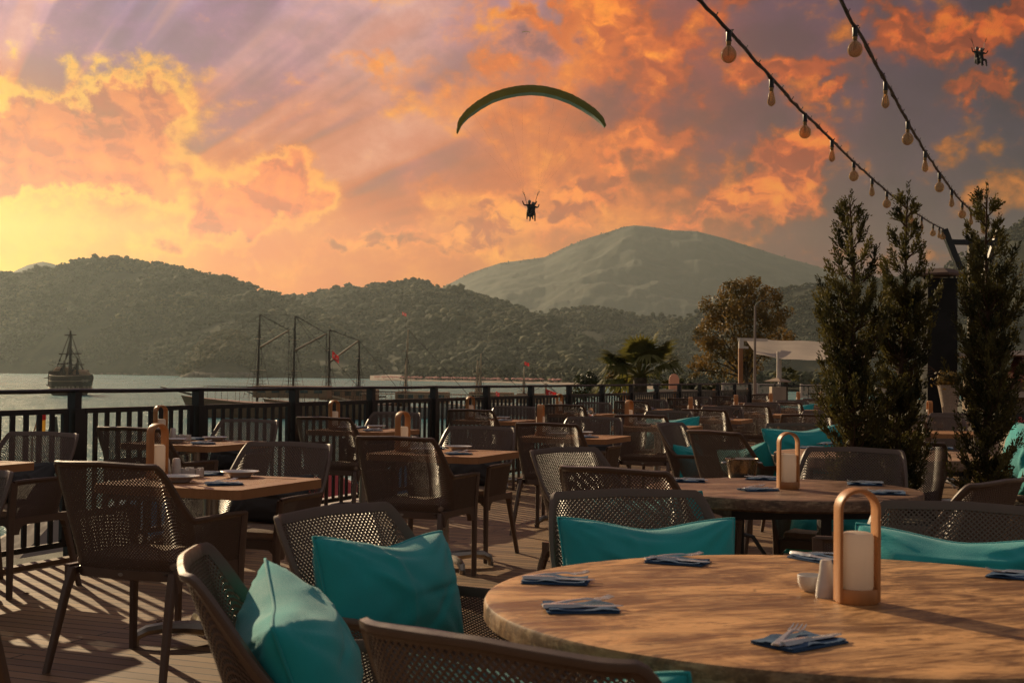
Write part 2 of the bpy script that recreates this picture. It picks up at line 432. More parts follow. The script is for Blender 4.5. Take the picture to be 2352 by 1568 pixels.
shade = mat('lamp_diffuser_plastic', (.82, .74, .66), .55, .1, 10, thin=.5)
oak = mat('bent_oak', (.50, .22, .075), .5, .6, 9, stretch=(1, 1, .25), c2=(.30, .12, .035), bump=.1, bscale=90)
navy = mat('navy_paper', (.030, .088, .19), .9, .4, 25, bump=.25, bscale=160)
# ------------------------------------------------------------------ the perforated armchair
AF, ZS, ZA, ZT = .27, .42, .64, .87
def shell_w(z): 
    return .277 + .019 * min(max((z - ZS) / (ZA - ZS), 0), 1) - .004 * min(max((z - ZA) / (ZT - ZA), 0), 1)
def shell_y(z): return -.185 - .15 * (max(z - ZS, 0) / (ZT - ZS)) ** 1.15
def plan(u, z):
    sgn = -1 if u < .5 else 1
    q = u if u < .5 else 1 - u
    w, yb = shell_w(z), shell_y(z); rx, ry = .100, .14
    if q < .228:
        k = q / .228; return Vector((sgn * w, AF + (yb + ry - AF) * k, z))
    if q < .373:
        th = (q - .228) / .145 * math.pi / 2
        return Vector((sgn * (w - rx + rx * math.cos(th)), yb + ry - ry * math.sin(th), z))
    k = (q - .373) / .127
    return Vector((sgn * (w - rx) * (1 - k), yb - .012 * (1 - (1 - k) ** 2), z))
def shell_h(u):
    q = u if u < .5 else 1 - u
    k = min(max((q - .234) / (.326 - .234), 0), 1)
    k = k * k * (3 - 2 * k)
    return ZA + (ZT - ZA) * k - .004 * (1 - min(q / .05, 1)) + .006 * (q > .373) * ((q - .373) / .127)
def shell_b(u):
    q = u if u < .5 else 1 - u
    return ZS - .012
def sp(u, t):
    z0, z1 = shell_b(u), shell_h(u)
    return plan(u, z0 + (z1 - z0) * t)
def sn(u, t):
    e = .004
    a = sp(min(u + e, 1), t) - sp(max(u - e, 0), t); b = sp(u, min(t + e, 1)) - sp(u, max(t - e, 0))
    n = a.cross(b)
    return n.normalized() if n.length > 1e-12 else Vector((0, 0, 1))
def lattice(NU, NTt, fp, fn, hole, thick, edge_u, edge_t):
    """Diamond net over a surface patch: both skins and the walls of every hole."""
    V, FQ = [], []
    cache = {}
    def pt(i, j):
        key = (round(i, 3), round(j, 3))
        if key in cache: return cache[key]
        u, t = min(max(i / NU, 0), 1), min(max(j / NTt, 0), 1)
        p, n = fp(u, t), fn(u, t)
        V.append(tuple(p + n * thick / 2)); V.append(tuple(p - n * thick / 2))
        cache[key] = len(V) - 2
        return cache[key]
    for i in range(0, NU + 1):
        for j in range(0, NTt + 1):
            if (i + j) % 2: continue
            out = [(i + 1, j), (i, j + 1), (i - 1, j), (i, j - 1)]
            solid = i < edge_u or i > NU - edge_u or j < edge_t or j > NTt - edge_t
            oc = [pt(min(max(a, 0), NU), min(max(b, 0), NTt)) for a, b in out]
            if solid:
                if len(set(oc)) >= 3:
                    o2 = list(dict.fromkeys(oc))
                    while len(o2) < 4: o2.append(o2[-1])
                    if len(set(o2)) == 4:
                        FQ.append(tuple(o2)); FQ.append(tuple(k + 1 for k in reversed(o2)))
                    else:
                        c = pt(i, j); 
                        o3 = list(dict.fromkeys(oc))
                        if c not in o3: FQ.append((o3[0], o3[1], o3[2], c)); FQ.append((c + 1, o3[2] + 1, o3[1] + 1, o3[0] + 1))
                continue
            h = hole
            ic = [pt(i + h, j), pt(i, j + h), pt(i - h, j), pt(i, j - h)]
            for k in range(4):
                a, b, c, d = oc[k], oc[(k + 1) % 4], ic[(k + 1) % 4], ic[k]
                FQ.append((a, b, c, d)); FQ.append((d + 1, c + 1, b + 1, a + 1)); FQ.append((d, c, c + 1, d + 1))
    return V, FQ
def make_chair(label, cat='chair'):
    root = thing('armchair', label, cat, group='mesh armchairs')
    V, FQ = lattice(190, 64, sp, sn, .63, .0045, 3, 3)
    b = len(V); sh = MB(); sh.v = V; sh.f = FQ; sh.mi = [0] * len(FQ)
    # rim along the top edge
    pts, fr = [], []
    us = [i / 120 for i in range(121)]
    for u in us:
        p = sp(u, 1); tg = sp(min(u + .004, 1), 1) - sp(max(u - .004, 0), 1); tg.normalize()
        n = sn(u, .98); n = (n - tg * n.dot(tg)).normalized(); w = tg.cross(n)
        if w.z < 0: w = -w
        pts.append(p); fr.append((n, w))
    sg = 1 if fr[60][0].y < 0 else -1
    prof = [(sg * a, c) for a, c in ((.011, .002), (.009, .006), (-.003, .006), (-.006, .001), (-.005, -.022), (.001, -.022), (.005, -.010), (.011, -.006))]
    sh.sweep(pts, fr, prof)
    # band round the back at seat height
    pb = [sp(.30 + .40 * i / 40, 0) for i in range(41)]
    fb = [(sn(.30 + .40 * i / 40, .02), Vector((0, 0, 1))) for i in range(41)]
    sh.sweep(pb, fb, [(sg * .007, -.018), (sg * .007, .018), (sg * .0, .022), (-sg * .005, .0), (0, -.022)])
    sh.build('shell', plast, root, smooth=True, fix=False)
    # seat pan with its sagging net
    def fpan(u, t):
        x = (u - .5) * .53; y = -.19 + .44 * t
        return Vector((x, y, ZS - .004 - .042 * (1 - (2 * u - 1) ** 2) * (1 - (2 * t - 1) ** 2) ** .6))
    V2, F2 = lattice(56, 48, fpan, lambda u, t: Vector((0, 0, 1)), .55, .005, 2, 2)
    mb = MB(); mb.v = V2; mb.f = F2; mb.mi = [0] * len(F2)
    mb.build('seat', plast, root, fix=False)
    fr_ = MB()
    for s in (-1, 1):
        x0, x1 = s * .254, s * .282
        arch = [(.20 - .05 * (1 - math.cos(R(a))), .345 + .05 * math.sin(R(a))) for a in range(0, 91, 15)]
        arch2 = [(-.15 - .035 * math.sin(R(a)), .395 - .045 * (1 - math.cos(R(a)))) for a in range(0, 91, 15)]
        poly = [(.252, .345)] + arch + arch2 + [(-.205, .345), (-.205, .435), (.252, .435)]
        fr_.prism(poly, min(x0, x1), max(x0, x1), 'x')
    fr_.prism([(-.262, .435), (-.262, .36), (-.227, .392), (.227, .392), (.262, .36), (.262, .435)], .232, .255, 'y')
    fr_.build('seat_frame', plast, root)
    for s in (-1, 1):
        l = MB()
        secs = [(.0, .276, .262, .026, .032), (.36, .275, .262, .027, .042), (.44, .277, .264, .024, .05), (ZA - .006, .294, .262, .017, .048)]
        vs, fs = [], []
        for z, x, y, wx, wy in secs:
            c = .3
            for dx, dy in ((-1, -1 + c), (-1 + c, -1), (1 - c, -1), (1, -1 + c), (1, 1 - c), (1 - c, 1), (-1 + c, 1), (-1, 1 - c)):
                vs.append((s * x + dx * wx / 2, y + dy * wy / 2, z))
        for k in range(3):
            for i in range(8): fs.append((k * 8 + i, k * 8 + (i + 1) % 8, k * 8 + 8 + (i + 1) % 8, k * 8 + 8 + i))
        fs.append(tuple(range(8))[::-1]); fs.append(tuple(range(24, 32)))
        l.add(vs, fs); l.build('leg', plast, root, smooth=True)
        l = MB(); vs, fs = [], []
        for z, x, y, wx, wy in [(0, .285, -.305, .026, .03), (.34, .256, -.220, .03, .04), (.425, .248, -.185, .034, .05)]:
            c = .3
            for dx, dy in ((-1, -1 + c), (-1 + c, -1), (1 - c, -1), (1, -1 + c), (1, 1 - c), (1 - c, 1), (-1 + c, 1), (-1, 1 - c)):
                vs.append((s * x + dx * wx / 2, y + dy * wy / 2, z))
        for k in range(2):
            for i in range(8): fs.append((k * 8 + i, k * 8 + (i + 1) % 8, k * 8 + 8 + (i + 1) % 8, k * 8 + 8 + i))
        fs.append(tuple(range(8))[::-1]); fs.append(tuple(range(16, 24)))
        l.add(vs, fs); l.build('leg', plast, root, smooth=True)
    c = MB(); c.rbox((0, .03, .452), (.50, .42, .05), .022); c.build('seat_pad', seatpad, root, smooth=True)
    bd = MB(); bd.lathe([(0, .0012), (.011, .0012), (.012, 0), (.012, -.002)], 16, sy=.62)
    bo = bd.build('badge', mat('badge_plastic', (.28, .25, .22), .5), root, smooth=True)
    pz = sp(.5, 0); bo.location = (0, pz.y - .0085, ZS - .012); bo.rotation_euler = (R(90), 0, 0)
    return root
PIPE = {}
def pillow_mesh(name, w, h, t, matl, seed, dent=.06, n=44):
    rnd = random.Random(seed)
    V, FC = [], []
    ph = [rnd.uniform(0, 6.28) for _ in range(8)]
    folds = [(rnd.uniform(-.8, .8), rnd.uniform(-.2, .9), rnd.uniform(-1, 1), rnd.uniform(.3, .6)) for _ in range(6)]
    for side in (1, -1):
        for j in range(n + 1):
            for i in range(n + 1):
                x, y = 2 * i / n - 1, 2 * j / n - 1
                e = max(1 - x * x, 0) ** .52 * max(1 - y * y, 0) ** .48
                X = x * (1 - .05 * (1 - y * y) ** 1.3) * w / 2
                Y = y * (1 - .10 * (1 - x * x) ** 1.5) * h / 2
                Y -= dent * max(y, 0) ** 1.2 * math.exp(-(x / .42) ** 2)
                Z = side * (t / 2) * e
                wr = 0
                for k, (cx, cy_, a, wd) in enumerate(folds):
                    dx, dy = x - cx, y - cy_
                    al = dx * math.cos(a * 3) + dy * math.sin(a * 3); ac = -dx * math.sin(a * 3) + dy * math.cos(a * 3)
                    wr += math.exp(-(ac / .055) ** 2 - (al / wd) ** 2) * (1 if k % 2 else -.8)
                for sx in (-1, 1):
                    for sy in (-1, 1):
                        ang = math.atan2(y - sy, x - sx); rr = math.hypot(x - sx, y - sy)
                        wr += 1.3 * math.sin(ang * 15 + ph[0] + sx * 2 + sy) * math.exp(-rr * 2.2) * min(rr * 4, 1)
                wr += .6 * mnoise.noise((x * 3 + seed, y * 3, side * 2.0))
                Z += .011 * wr * (e ** .5) * side
                Z += .0
                V.append((X, Z, Y))
    m_ = (n + 1) ** 2
    idx = lambda s, i, j: s * m_ + j * (n + 1) + i
    for s in (0, 1):
        for j in range(n):
            for i in range(n):
                q = (idx(s, i, j), idx(s, i + 1, j), idx(s, i + 1, j + 1), idx(s, i, j + 1))
                FC.append(q if s else q[::-1])
    me = bpy.data.meshes.new(name); me.from_pydata(V, [], FC); me.materials.append(matl)
    bm = bmesh.new(); bm.from_mesh(me); bmesh.ops.remove_doubles(bm, verts=bm.verts, dist=.0004); bmesh.ops.recalc_face_normals(bm, faces=bm.faces)
    bm.to_mesh(me); bm.free()
    me.polygons.foreach_set('use_smooth', [True] * len(me.polygons)); me.update()
    ring = [V[idx(0, i, 0)] for i in range(n)] + [V[idx(0, n, j)] for j in range(n)] + [V[idx(0, n - i, n)] for i in range(n)] + [V[idx(0, 0, n - j)] for j in range(n)]
    pm = MB(); pm.tube([Vector(p) for p in ring] + [Vector(ring[0])], .0036, 6, cap=False)
    po = pm.build('piping', matl, smooth='all'); PIPE[me.name] = po.data; bpy.data.objects.remove(po)
    return me
def place_obj(o, loc, rz): o.location = loc; o.rotation_euler = (0, 0, rz); return o
chair0 = make_chair('dark woven armchair kept for copying')
_first = [True]
def chair(x, y, fx, fy, label, group='mesh armchairs'):
    global chair0
    o = chair0 if _first[0] else copy_tree(chair0)
    _first[0] = False
    place_obj(o, (x, y, 0), heading(fx, fy)); tag(o, label, 'chair', group)
    return o
PILLOWS = [pillow_mesh('pillow', .58, .36, .245, teal, 3, .02), pillow_mesh('pillow', .58, .36, .25, teal, 8, .015), pillow_mesh('pillow', .58, .36, .235, teal, 21, .028)]
GREYP = [pillow_mesh('pillow', .46, .27, .15, greypad, 5, .01), pillow_mesh('pillow', .46, .27, .14, greypad, 6, .015)]
def pillow(ch, label, kind=0, grey=False, dx=0.0, dy=-.12, dz=0.0, lean=16, roll=0.0, sc=1.0):
    """A cushion standing on a chair's seat, leaning on its back."""
    o = bpy.data.objects.new('pillow', (GREYP if grey else PILLOWS)[kind % (2 if grey else 3)]); COL.objects.link(o)
    hgt = (.135 if grey else .18) * sc
    c = ch.matrix_basis @ Vector((dx, dy, .478 + hgt * math.cos(R(lean)) - .006 + dz))
    o.matrix_basis = Matrix.Translation(c) @ ch.rotation_euler.to_matrix().to_4x4() @ Matrix.Rotation(R(lean), 4, 'X') @ Matrix.Rotation(R(roll), 4, 'Y') @ Matrix.Scale(sc, 4)
    if not grey:
        pp = bpy.data.objects.new('piping', PIPE[o.data.name]); COL.objects.link(pp); pp.parent = o
    tag(o, label, 'cushion', 'charcoal cushions' if grey else 'turquoise cushions')
    return o
# ------------------------------------------------------------------ terrace floor, kerb and railing
TH = .74
BOARD = math.atan2(.379, -.925)                  # boards run square to the railing
deckm = plank_mat('teak_decking', (.30, .178, .088), (.115, .066, .036), .095, 2.6, -BOARD, gap=.0062, bump=.8, rough=.62, spec=.3)
tabm = plank_mat('teak_slats', (.50, .255, .105), (.27, .12, .048), .5, 3.0, R(90), gap=.0001, bump=.25, rough=.5, spec=.4)
KD = Vector((.378, .926, 0)).normalized(); KN = Vector((-.926, .378, 0)).normalized()   # along and out over the railing
K0 = Vector((-2.81, 8.77, 0)) + KN * .09
def K(s, off=0.0, z=0.0): return K0 + KD * s + KN * off + Vector((0, 0, z))
m = MB()
pl = [K(-16), K(30), K(30) + Vector((11, -4.2, 0)), K(-16) + Vector((13, -5, 0))]
m.prism([(p.x, p.y) for p in pl], -.16, 0)
tag(m.build('deck', deckm), kind='structure')
m = MB(); m.prism([(p.x, p.y) for p in (K(-16, .0), K(30, .0), K(30, .07), K(-16, .07))], -.1, .028)
tag(m.build('kerb_edge', mat('dark_timber', (.16, .085, .04), .5, .5, 6)), kind='structure')
m = MB(); m.prism([(p.x, p.y) for p in (K(-16, .07), K(30, .07), K(30, .75), K(-16, .75))], -.30, -.07)
tag(m.build('ledge', mat('mossy_concrete', (.055, .052, .040), .9, .9, 3, c2=(.030, .042, .016), bump=.3)), kind='structure')
OFF, SP = .33, 1.423
def rail_s(i):                                   # i-th post along the railing plane (0 is the post by the ship)
    P0 = Vector((-2.98, 9.29, 0)); return P0 + KD * (SP * i)
fence = thing('railing', 'long black steel terrace railing with flat vertical slats and a thin top rail', 'railing', rail_s(-5))
def Lf(p): return p - rail_s(-5)
for i in range(-5, 16):
    p = Lf(rail_s(i)); b = MB(); a = math.atan2(KD.y, KD.x); rot = Matrix.Rotation(a, 3, 'Z')
    b.box(p + Vector((0, 0, .33)), (.066, .066, 1.53), rot); b.box(p + Vector((0, 0, .40)), (.082, .082, 1.16), rot)
    for zz in (.10, .74):
        b.box(p + Vector((0, 0, zz)), (.26, .012, .014), rot)
    b.build('post', black, fence)
    if i < 15:
        b = MB(); g = .095; n = 11 if i < 9 else 12
        q0, q1 = Lf(rail_s(i)) + KD * g, Lf(rail_s(i + 1)) - KD * g
        zt, zb = .985, .055
        b.bar(q0 + Vector((0, 0, zt - .018)), q1 + Vector((0, 0, zt - .018)), .03, .036)
        b.bar(q0 + Vector((0, 0, zb + .018)), q1 + Vector((0, 0, zb + .018)), .03, .036)
        for k in range(n):
            q = q0.lerp(q1, (k + .5 * .05) / (n - 1) if 0 < k < n - 1 else (0.02 if k == 0 else .98))
            q = q0.lerp(q1, k / (n - 1)); w = .052 if k in (0, n - 1) else .043
            b.box(q + Vector((0, 0, (zt + zb) / 2)), (w, .026 if k in (0, n - 1) else .012, zt - zb - .074 if 0 < k < n - 1 else zt - zb + .0), rot)
        b.build('slat_panel', black, fence)
b = MB()
pts = []
for i in range(-5, 16):
    pts.append(Lf(rail_s(i)) + Vector((0, 0, 1.105)))
    if i < 15:
        for k in (.35, .65): pts.append(Lf(rail_s(i)).lerp(Lf(rail_s(i + 1)), k) + Vector((0, 0, 1.105 - .004)))
b.tube(pts, .015, 8); b.build('top_rail', black, fence, smooth=True)
# ------------------------------------------------------------------ tables
def square_table(cx, cy_, label):
    t = thing('square_table', label, 'table', (cx, cy_, 0), heading(RD.x, RD.y), 'square teak tables')
    a, c, th, fr_ = .385, .035, .042, .095
    m = MB()
    for k in range(4):                            # mitred border boards with a clipped corner
        Rz = Matrix.Rotation(k * math.pi / 2, 3, 'Z')
        o = [(-a + c, -a), (a - c, -a), (a - c * .5, -a + c * .5), (a - fr_, -a + fr_), (-a + fr_, -a + fr_), (-a + c * .5, -a + c * .5)]
        m.prism([tuple((Rz @ Vector((x, y, 0)))[:2]) for x, y in o], TH - th, TH)
    n = 9; w = (2 * (a - fr_)) / n
    for k in range(n):
        x = -a + fr_ + w * (k + .5)
        m.box((0, x, TH - .012), (2 * (a - fr_) - .002, w - .006, .02))
    m.box((0, 0, TH - .03), (.56, .56, .014))
    m.build('tabletop', tabm, t)
    m = MB(); m.lathe([(.036, .05), (.036, TH - th), (.11, TH - th - .002), (.11, TH - th)], 10); m.box((0, 0, TH - th - .012), (.30, .05, .014)); m.box((0, 0, TH - th - .026), (.05, .30, .012))
    m.build('column', alu, t, smooth=True)
    for k in range(4):
        m = MB(); an = R(45 + 90 * k); d = Vector((math.cos(an), math.sin(an), 0))
        ps = [d * r_ + Vector((0, 0, z)) for r_, z in ((.02, .06), (.10, .072), (.2, .078), (.28, .07), (.325, .05), (.335, .022))]
        m.tube(ps, [.036, .032, .026, .024, .023, .02], 8); m.lathe([(.02, 0), (.022, .024)], 10, c=d * .335, cap=True)
        m.build('foot', alu, t, smooth=True)
    return t
def wood_round(name, c1, c2):
    m_ = bpy.data.materials.new(name); m_.use_nodes = True
    t = m_.node_tree; N = NT(t); b = t.nodes['Principled BSDF']
    tc = N.n('ShaderNodeTexCoord').outputs['Object']
    g = N.noise(N.vm('MULTIPLY', tc, (1.5, 7, 6)), 3.2, 10, .72, 1.1)
    g2 = N.noise(N.vm('MULTIPLY', tc, (1.2, 2.3, 2)), 2.6, 8, .70, .8)
    g3 = N.noise(N.vm('MULTIPLY', tc, (3.2, 60, 6)), 2.0, 4, .6)
    k = N.m('ADD', N.m('MULTIPLY', g, .55), N.m('ADD', N.m('MULTIPLY', g2, .7), N.m('MULTIPLY', g3, .18)))
    c = N.mix(N.mr(k, .62, .82), tuple(v * .8 for v in c2), c1)
    c = N.mix(N.mr(g2, .52, .68, 0, .6), c, tuple(min(v * 1.5, .9) for v in c1))
    g4 = N.noise(N.vm('MULTIPLY', tc, (2.0, 4.2, 2)), 3.4, 8, .75)
    c = N.mix(N.mr(g4, .53, .66, 0, .75), c, tuple(v * .5 for v in c2))
    sc = N.n('ShaderNodeTexVoronoi', feature='DISTANCE_TO_EDGE'); N.put(sc.inputs['Vector'], N.vm('ADD', tc, N.vm('MULTIPLY', N.noise(tc, 3, 3, .5, 0, 1), (.5, .25, 0))))
    sc.inputs['Scale'].default_value = 1.9
    ln = N.m('MULTIPLY', N.mr(sc.outputs[0], .0, .010, 1, 0), N.mr(g2, .5, .62))
    c = N.mix(N.m('MULTIPLY', ln, .55), c, tuple(v * .22 for v in c2))
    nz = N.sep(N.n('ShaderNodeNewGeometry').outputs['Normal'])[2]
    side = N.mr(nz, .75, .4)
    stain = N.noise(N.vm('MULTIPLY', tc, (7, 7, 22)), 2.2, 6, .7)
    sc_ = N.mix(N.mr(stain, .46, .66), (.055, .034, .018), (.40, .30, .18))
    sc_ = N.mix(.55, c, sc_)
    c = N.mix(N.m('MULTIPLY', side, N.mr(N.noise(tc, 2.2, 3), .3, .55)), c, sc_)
    N.put(b.inputs['Base Color'], c); N.put(b.inputs['Roughness'], N.mr(g, .35, .65, .34, .6)); b.inputs['Specular IOR Level'].default_value = .4
    bn = N.n('ShaderNodeBump'); bn.inputs['Strength'].default_value = .22; bn.inputs['Distance'].default_value = .004
    N.put(bn.inputs['Height'], N.m('SUBTRACT', k, N.m('MULTIPLY', ln, .8))); N.put(b.inputs['Normal'], bn.outputs[0])
    return m_
def round_table(cx, cy_, r_, label, matl, th=.05, rz=0, nleg=4):
    t = thing('round_table', label, 'table', (cx, cy_, 0), rz)
    m = MB(); c = .008
    m.lathe([(0, TH), (r_ - .06, TH), (r_ - c * 1.6, TH), (r_ - c * .5, TH - c * .3), (r_, TH - c * 1.2), (r_, TH - th + c), (r_ - c, TH - th), (0, TH - th)], 96)
    m.build('tabletop', matl, t, smooth=True)
    q = r_ * .52
    for sx, sy in ((-1, -1), (1, -1), (1, 1), (-1, 1)):
        m = MB(); m.box((sx * q, sy * q, (TH - th) / 2), (.055, .055, TH - th)); m.build('leg', black, t)
    for zz, nm in ((.22, 'stretcher'), (TH - th - .03, 'apron')):
        for k in range(4):
            m = MB(); m.M = Matrix.Rotation(k * math.pi / 2, 4, 'Z'); m.box((q, 0, zz), (.04, 2 * q - .055, .045)); m.build(nm, black, t)
    return t
# ------------------------------------------------------------------ things that stand on tables
def make_lamp():
    t = thing('table_lamp', 'arched oak table lamp kept for copying', 'lamp', group='arched oak table lamps')
    m = MB(); hw, top, r_, d = .0435, .255, .0435, .050
    pts, fr_ = [], []
    for z in np.linspace(.004, top - r_, 8): pts.append((-hw, 0, z)); fr_.append((Vector((1, 0, 0)), Vector((0, 1, 0))))
    for k in range(1, 24):
        a = math.pi * k / 24
        pts.append((-r_ * math.cos(a), 0, top - r_ + r_ * math.sin(a))); fr_.append((Vector((math.cos(a), 0, -math.sin(a))), Vector((0, 1, 0))))
    for z in np.linspace(top - r_, .004, 8): pts.append((hw, 0, z)); fr_.append((Vector((-1, 0, 0)), Vector((0, 1, 0))))
    w_ = d / 2
    m.sweep(pts, fr_, [(-.005, -w_ + .005), (-.003, -w_), (.003, -w_), (.005, -w_ + .005), (.005, w_ - .005), (.003, w_), (-.003, w_), (-.005, w_ - .005)])
    m.build('handle', oak, t, smooth=True)
    m = MB(); m.lathe([(0, .0), (.0455, 0), (.0475, .003), (.0475, .030), (.046, .033), (0, .033)], 32); m.build('base', oak, t, smooth=True)
    m = MB(); m.lathe([(0, .033), (.036, .033), (.037, .038), (.037, .150), (.034, .157), (.026, .160), (0, .161)], 32); m.build('diffuser', shade, t, smooth=True)
    return t
def make_shaker(slim):
    m = MB()
    if slim: m.lathe([(0, 0), (.020, 0), (.0215, .004), (.0165, .060), (.0155, .072), (.012, .0775), (0, .079)], 20)
    else: m.lathe([(0, 0), (.023, 0), (.0245, .005), (.022, .030), (.016, .060), (.0145, .080), (.012, .087), (0, .089)], 24)
    return m.build('salt_shaker', white, smooth=True)
def make_ashtray():
    m = MB(); a, h, w_ = .036, .036, .005
    for k in range(4):
        Rz = Matrix.Rotation(k * math.pi / 2, 3, 'Z')
        o = [(-a, 0), (a, 0), (a, h), (.010, h), (.007, h - .008), (-.007, h - .008), (-.010, h), (-a, h)]
        b = MB(); b.M = Matrix.Rotation(k * math.pi / 2, 4, 'Z'); b.prism(o, -a, -a + w_, 'y')
        m.add(b.v, b.f)
    m.box((0, 0, .006), (2 * a - .002, 2 * a - .002, .008))
    return m.build('ashtray', white)
def make_plate():
    m = MB()
    m.lathe([(0, .004), (.040, .004), (.044, .001), (.047, .001), (.052, .006), (.062, .017), (.086, .024), (.088, .026), (.086, .0275), (.064, .021), (.052, .012), (.044, .009), (0, .0085)], 40)
    return m.build('side_plate', white, smooth=True)
def make_napkin(seed):
    rnd = random.Random(seed); m = MB(); n = 8
    a, b_ = .078, .054
    for L_ in range(3):
        o = L_ * .0022; sh_ = [rnd.uniform(-.004, .004) for _ in range(4)]; cr = [(-a + sh_[0], -b_ + L_ * .003), (a + sh_[1], -b_ + sh_[2]), (a - sh_[0] - L_ * .003, b_ + sh_[3]), (-a - sh_[2], b_)]
        vs, fs = [], []
        for t_ in (0, .0018):
            for j in range(n + 1):
                for i in range(n + 1):
                    u, v = i / n, j / n
                    p0 = Vector(cr[0]).lerp(Vector(cr[1]), u); p1 = Vector(cr[3]).lerp(Vector(cr[2]), u); p = p0.lerp(p1, v)
                    vs.append((p.x, p.y, .0006 + o + t_ + .0028 * L_ * max(0, math.sin(u * 9 + seed) * math.sin(v * 7 + seed * 2 + L_))))
        q = (n + 1) ** 2
        for j in range(n):
            for i in range(n):
                k = j * (n + 1) + i
                fs.append((k + n + 1, k + n + 2, k + 1, k)); fs.append((q + k, q + k + 1, q + k + n + 2, q + k + n + 1))
        rim_ = [i for i in range(n + 1)] + [j * (n + 1) + n for j in range(1, n + 1)] + [n * (n + 1) + i for i in range(n - 1, -1, -1)] + [j * (n + 1) for j in range(n - 1, 0, -1)]
        for k in range(len(rim_)): fs.append((rim_[k], rim_[(k + 1) % len(rim_)], q + rim_[(k + 1) % len(rim_)], q + rim_[k]))
        m.add(vs, fs)
    return m.build('napkin', navy, smooth=True)
def strip(m, prof):                                # (y, half width, z, thickness) stations of a flat bent utensil
    vs, fs = [], []
    for y, w, z, t_ in prof: vs += [(-w, y, z), (-w * .6, y, z + t_), (w * .6, y, z + t_), (w, y, z)]
    for i in range(len(prof) - 1):
        for k in range(4): fs.append((i * 4 + k, i * 4 + (k + 1) % 4, i * 4 + 4 + (k + 1) % 4, i * 4 + 4 + k))
    fs.append((0, 1, 2, 3)); e = (len(prof) - 1) * 4; fs.append((e + 3, e + 2, e + 1, e)); m.add(vs, fs)
def make_fork():
    m = MB()
    strip(m, [(-.098, .007, .001, .003), (-.09, .0095, .001, .003), (-.03, .006, .007, .003), (.02, .0036, .009, .003), (.038, .006, .009, .0025), (.052, .0125, .007, .002), (.060, .0125, .007, .002)])
    for k in range(4):
        x = -.0105 + .007 * k
        m.bar((x, .060, .008), (x, .082, .009), .0036, .0022, w2=.0032); m.bar((x, .082, .009), (x, .102, .0135), .0032, .002, w2=.0016)
    return m.build('fork', steel, smooth=True)
def make_knife():
    m = MB()
    strip(m, [(-.108, .006, .0005, .006), (-.10, .0085, .0005, .007), (-.03, .0075, .0005, .007), (-.012, .005, .001, .006), (0, .0085, .0025, .0016), (.06, .0105, .0025, .0014), (.098, .008, .0025, .0012), (.112, .002, .0025, .001)])
    return m.build('knife', steel, smooth=True)
def make_glass():
    gm = bpy.data.materials.new('clear_glass'); gm.use_nodes = True
    b = gm.node_tree.nodes['Principled BSDF']; b.inputs['Transmission Weight'].default_value = 1; b.inputs['Roughness'].default_value = .02; b.inputs['IOR'].default_value = 1.45
    b.inputs['Base Color'].default_value = (.93, .95, .95, 1); MT['clear_glass'] = gm
    m = MB(); m.lathe([(0, 0), (.027, 0), (.029, .004), (.038, .098), (.0365, .100), (.035, .098), (.027, .014), (0, .012)], 24)
    return m.build('tumbler', gm, smooth=True)
PROTO = {}
def item(kind, loc, rz, label, cat, group, parent=None, tilt=None):
    mk = {'lamp': make_lamp, 'slim': lambda: make_shaker(True), 'shaker': lambda: make_shaker(False), 'ashtray': make_ashtray, 'plate': make_plate,
          'fork': make_fork, 'knife': make_knife, 'glass': make_glass, 'napkin': lambda: make_napkin(1), 'napkin2': lambda: make_napkin(4)}
    if kind not in PROTO:
        PROTO[kind] = mk[kind](); o = PROTO[kind]
        k_ = {'slim': (1.18,) * 3, 'ashtray': (1.2,) * 3, 'plate': (1.06,) * 3, 'fork': (1.2, .84, 1.1), 'knife': (1.25, .80, 1.1)}.get(kind)
        if k_: o.data.transform(Matrix.Diagonal(k_ + (1,)))
    else: o = copy_tree(PROTO[kind])
    o.matrix_basis = Matrix.Translation(loc) @ Matrix.Rotation(rz, 4, 'Z') @ (tilt if tilt else Matrix.Identity(4))
    return tag(o, label, cat, group)
def setting(c, ang, where, spread=20, kinds='nfk', nk='napkin', seed=0):
    """A folded napkin with a fork and a knife lying on it."""
    rnd = random.Random(seed); c = Vector((c[0], c[1], TH + .0008))
    item(nk, c, ang, f'navy napkin under cutlery {where}', 'napkin', 'navy napkins')
    u = Vector((math.cos(ang), math.sin(ang), 0)); v = Vector((-u.y, u.x, 0))
    a1 = ang - math.pi / 2 + R(rnd.uniform(-6, 6) + spread); a2 = ang - math.pi / 2 + R(rnd.uniform(-5, 5) - 2)
    if 'f' in kinds: item('fork', c + v * .016 + u * rnd.uniform(-.02, .0) + Vector((0, 0, .0085)), a1, f'steel fork on the navy napkin {where}', 'fork', 'steel forks')
    if 'k' in kinds: item('knife', c - v * .020 + u * rnd.uniform(-.01, .01) + Vector((0, 0, .0085)), a2, f'steel knife on the navy napkin {where}', 'knife', 'steel knives')
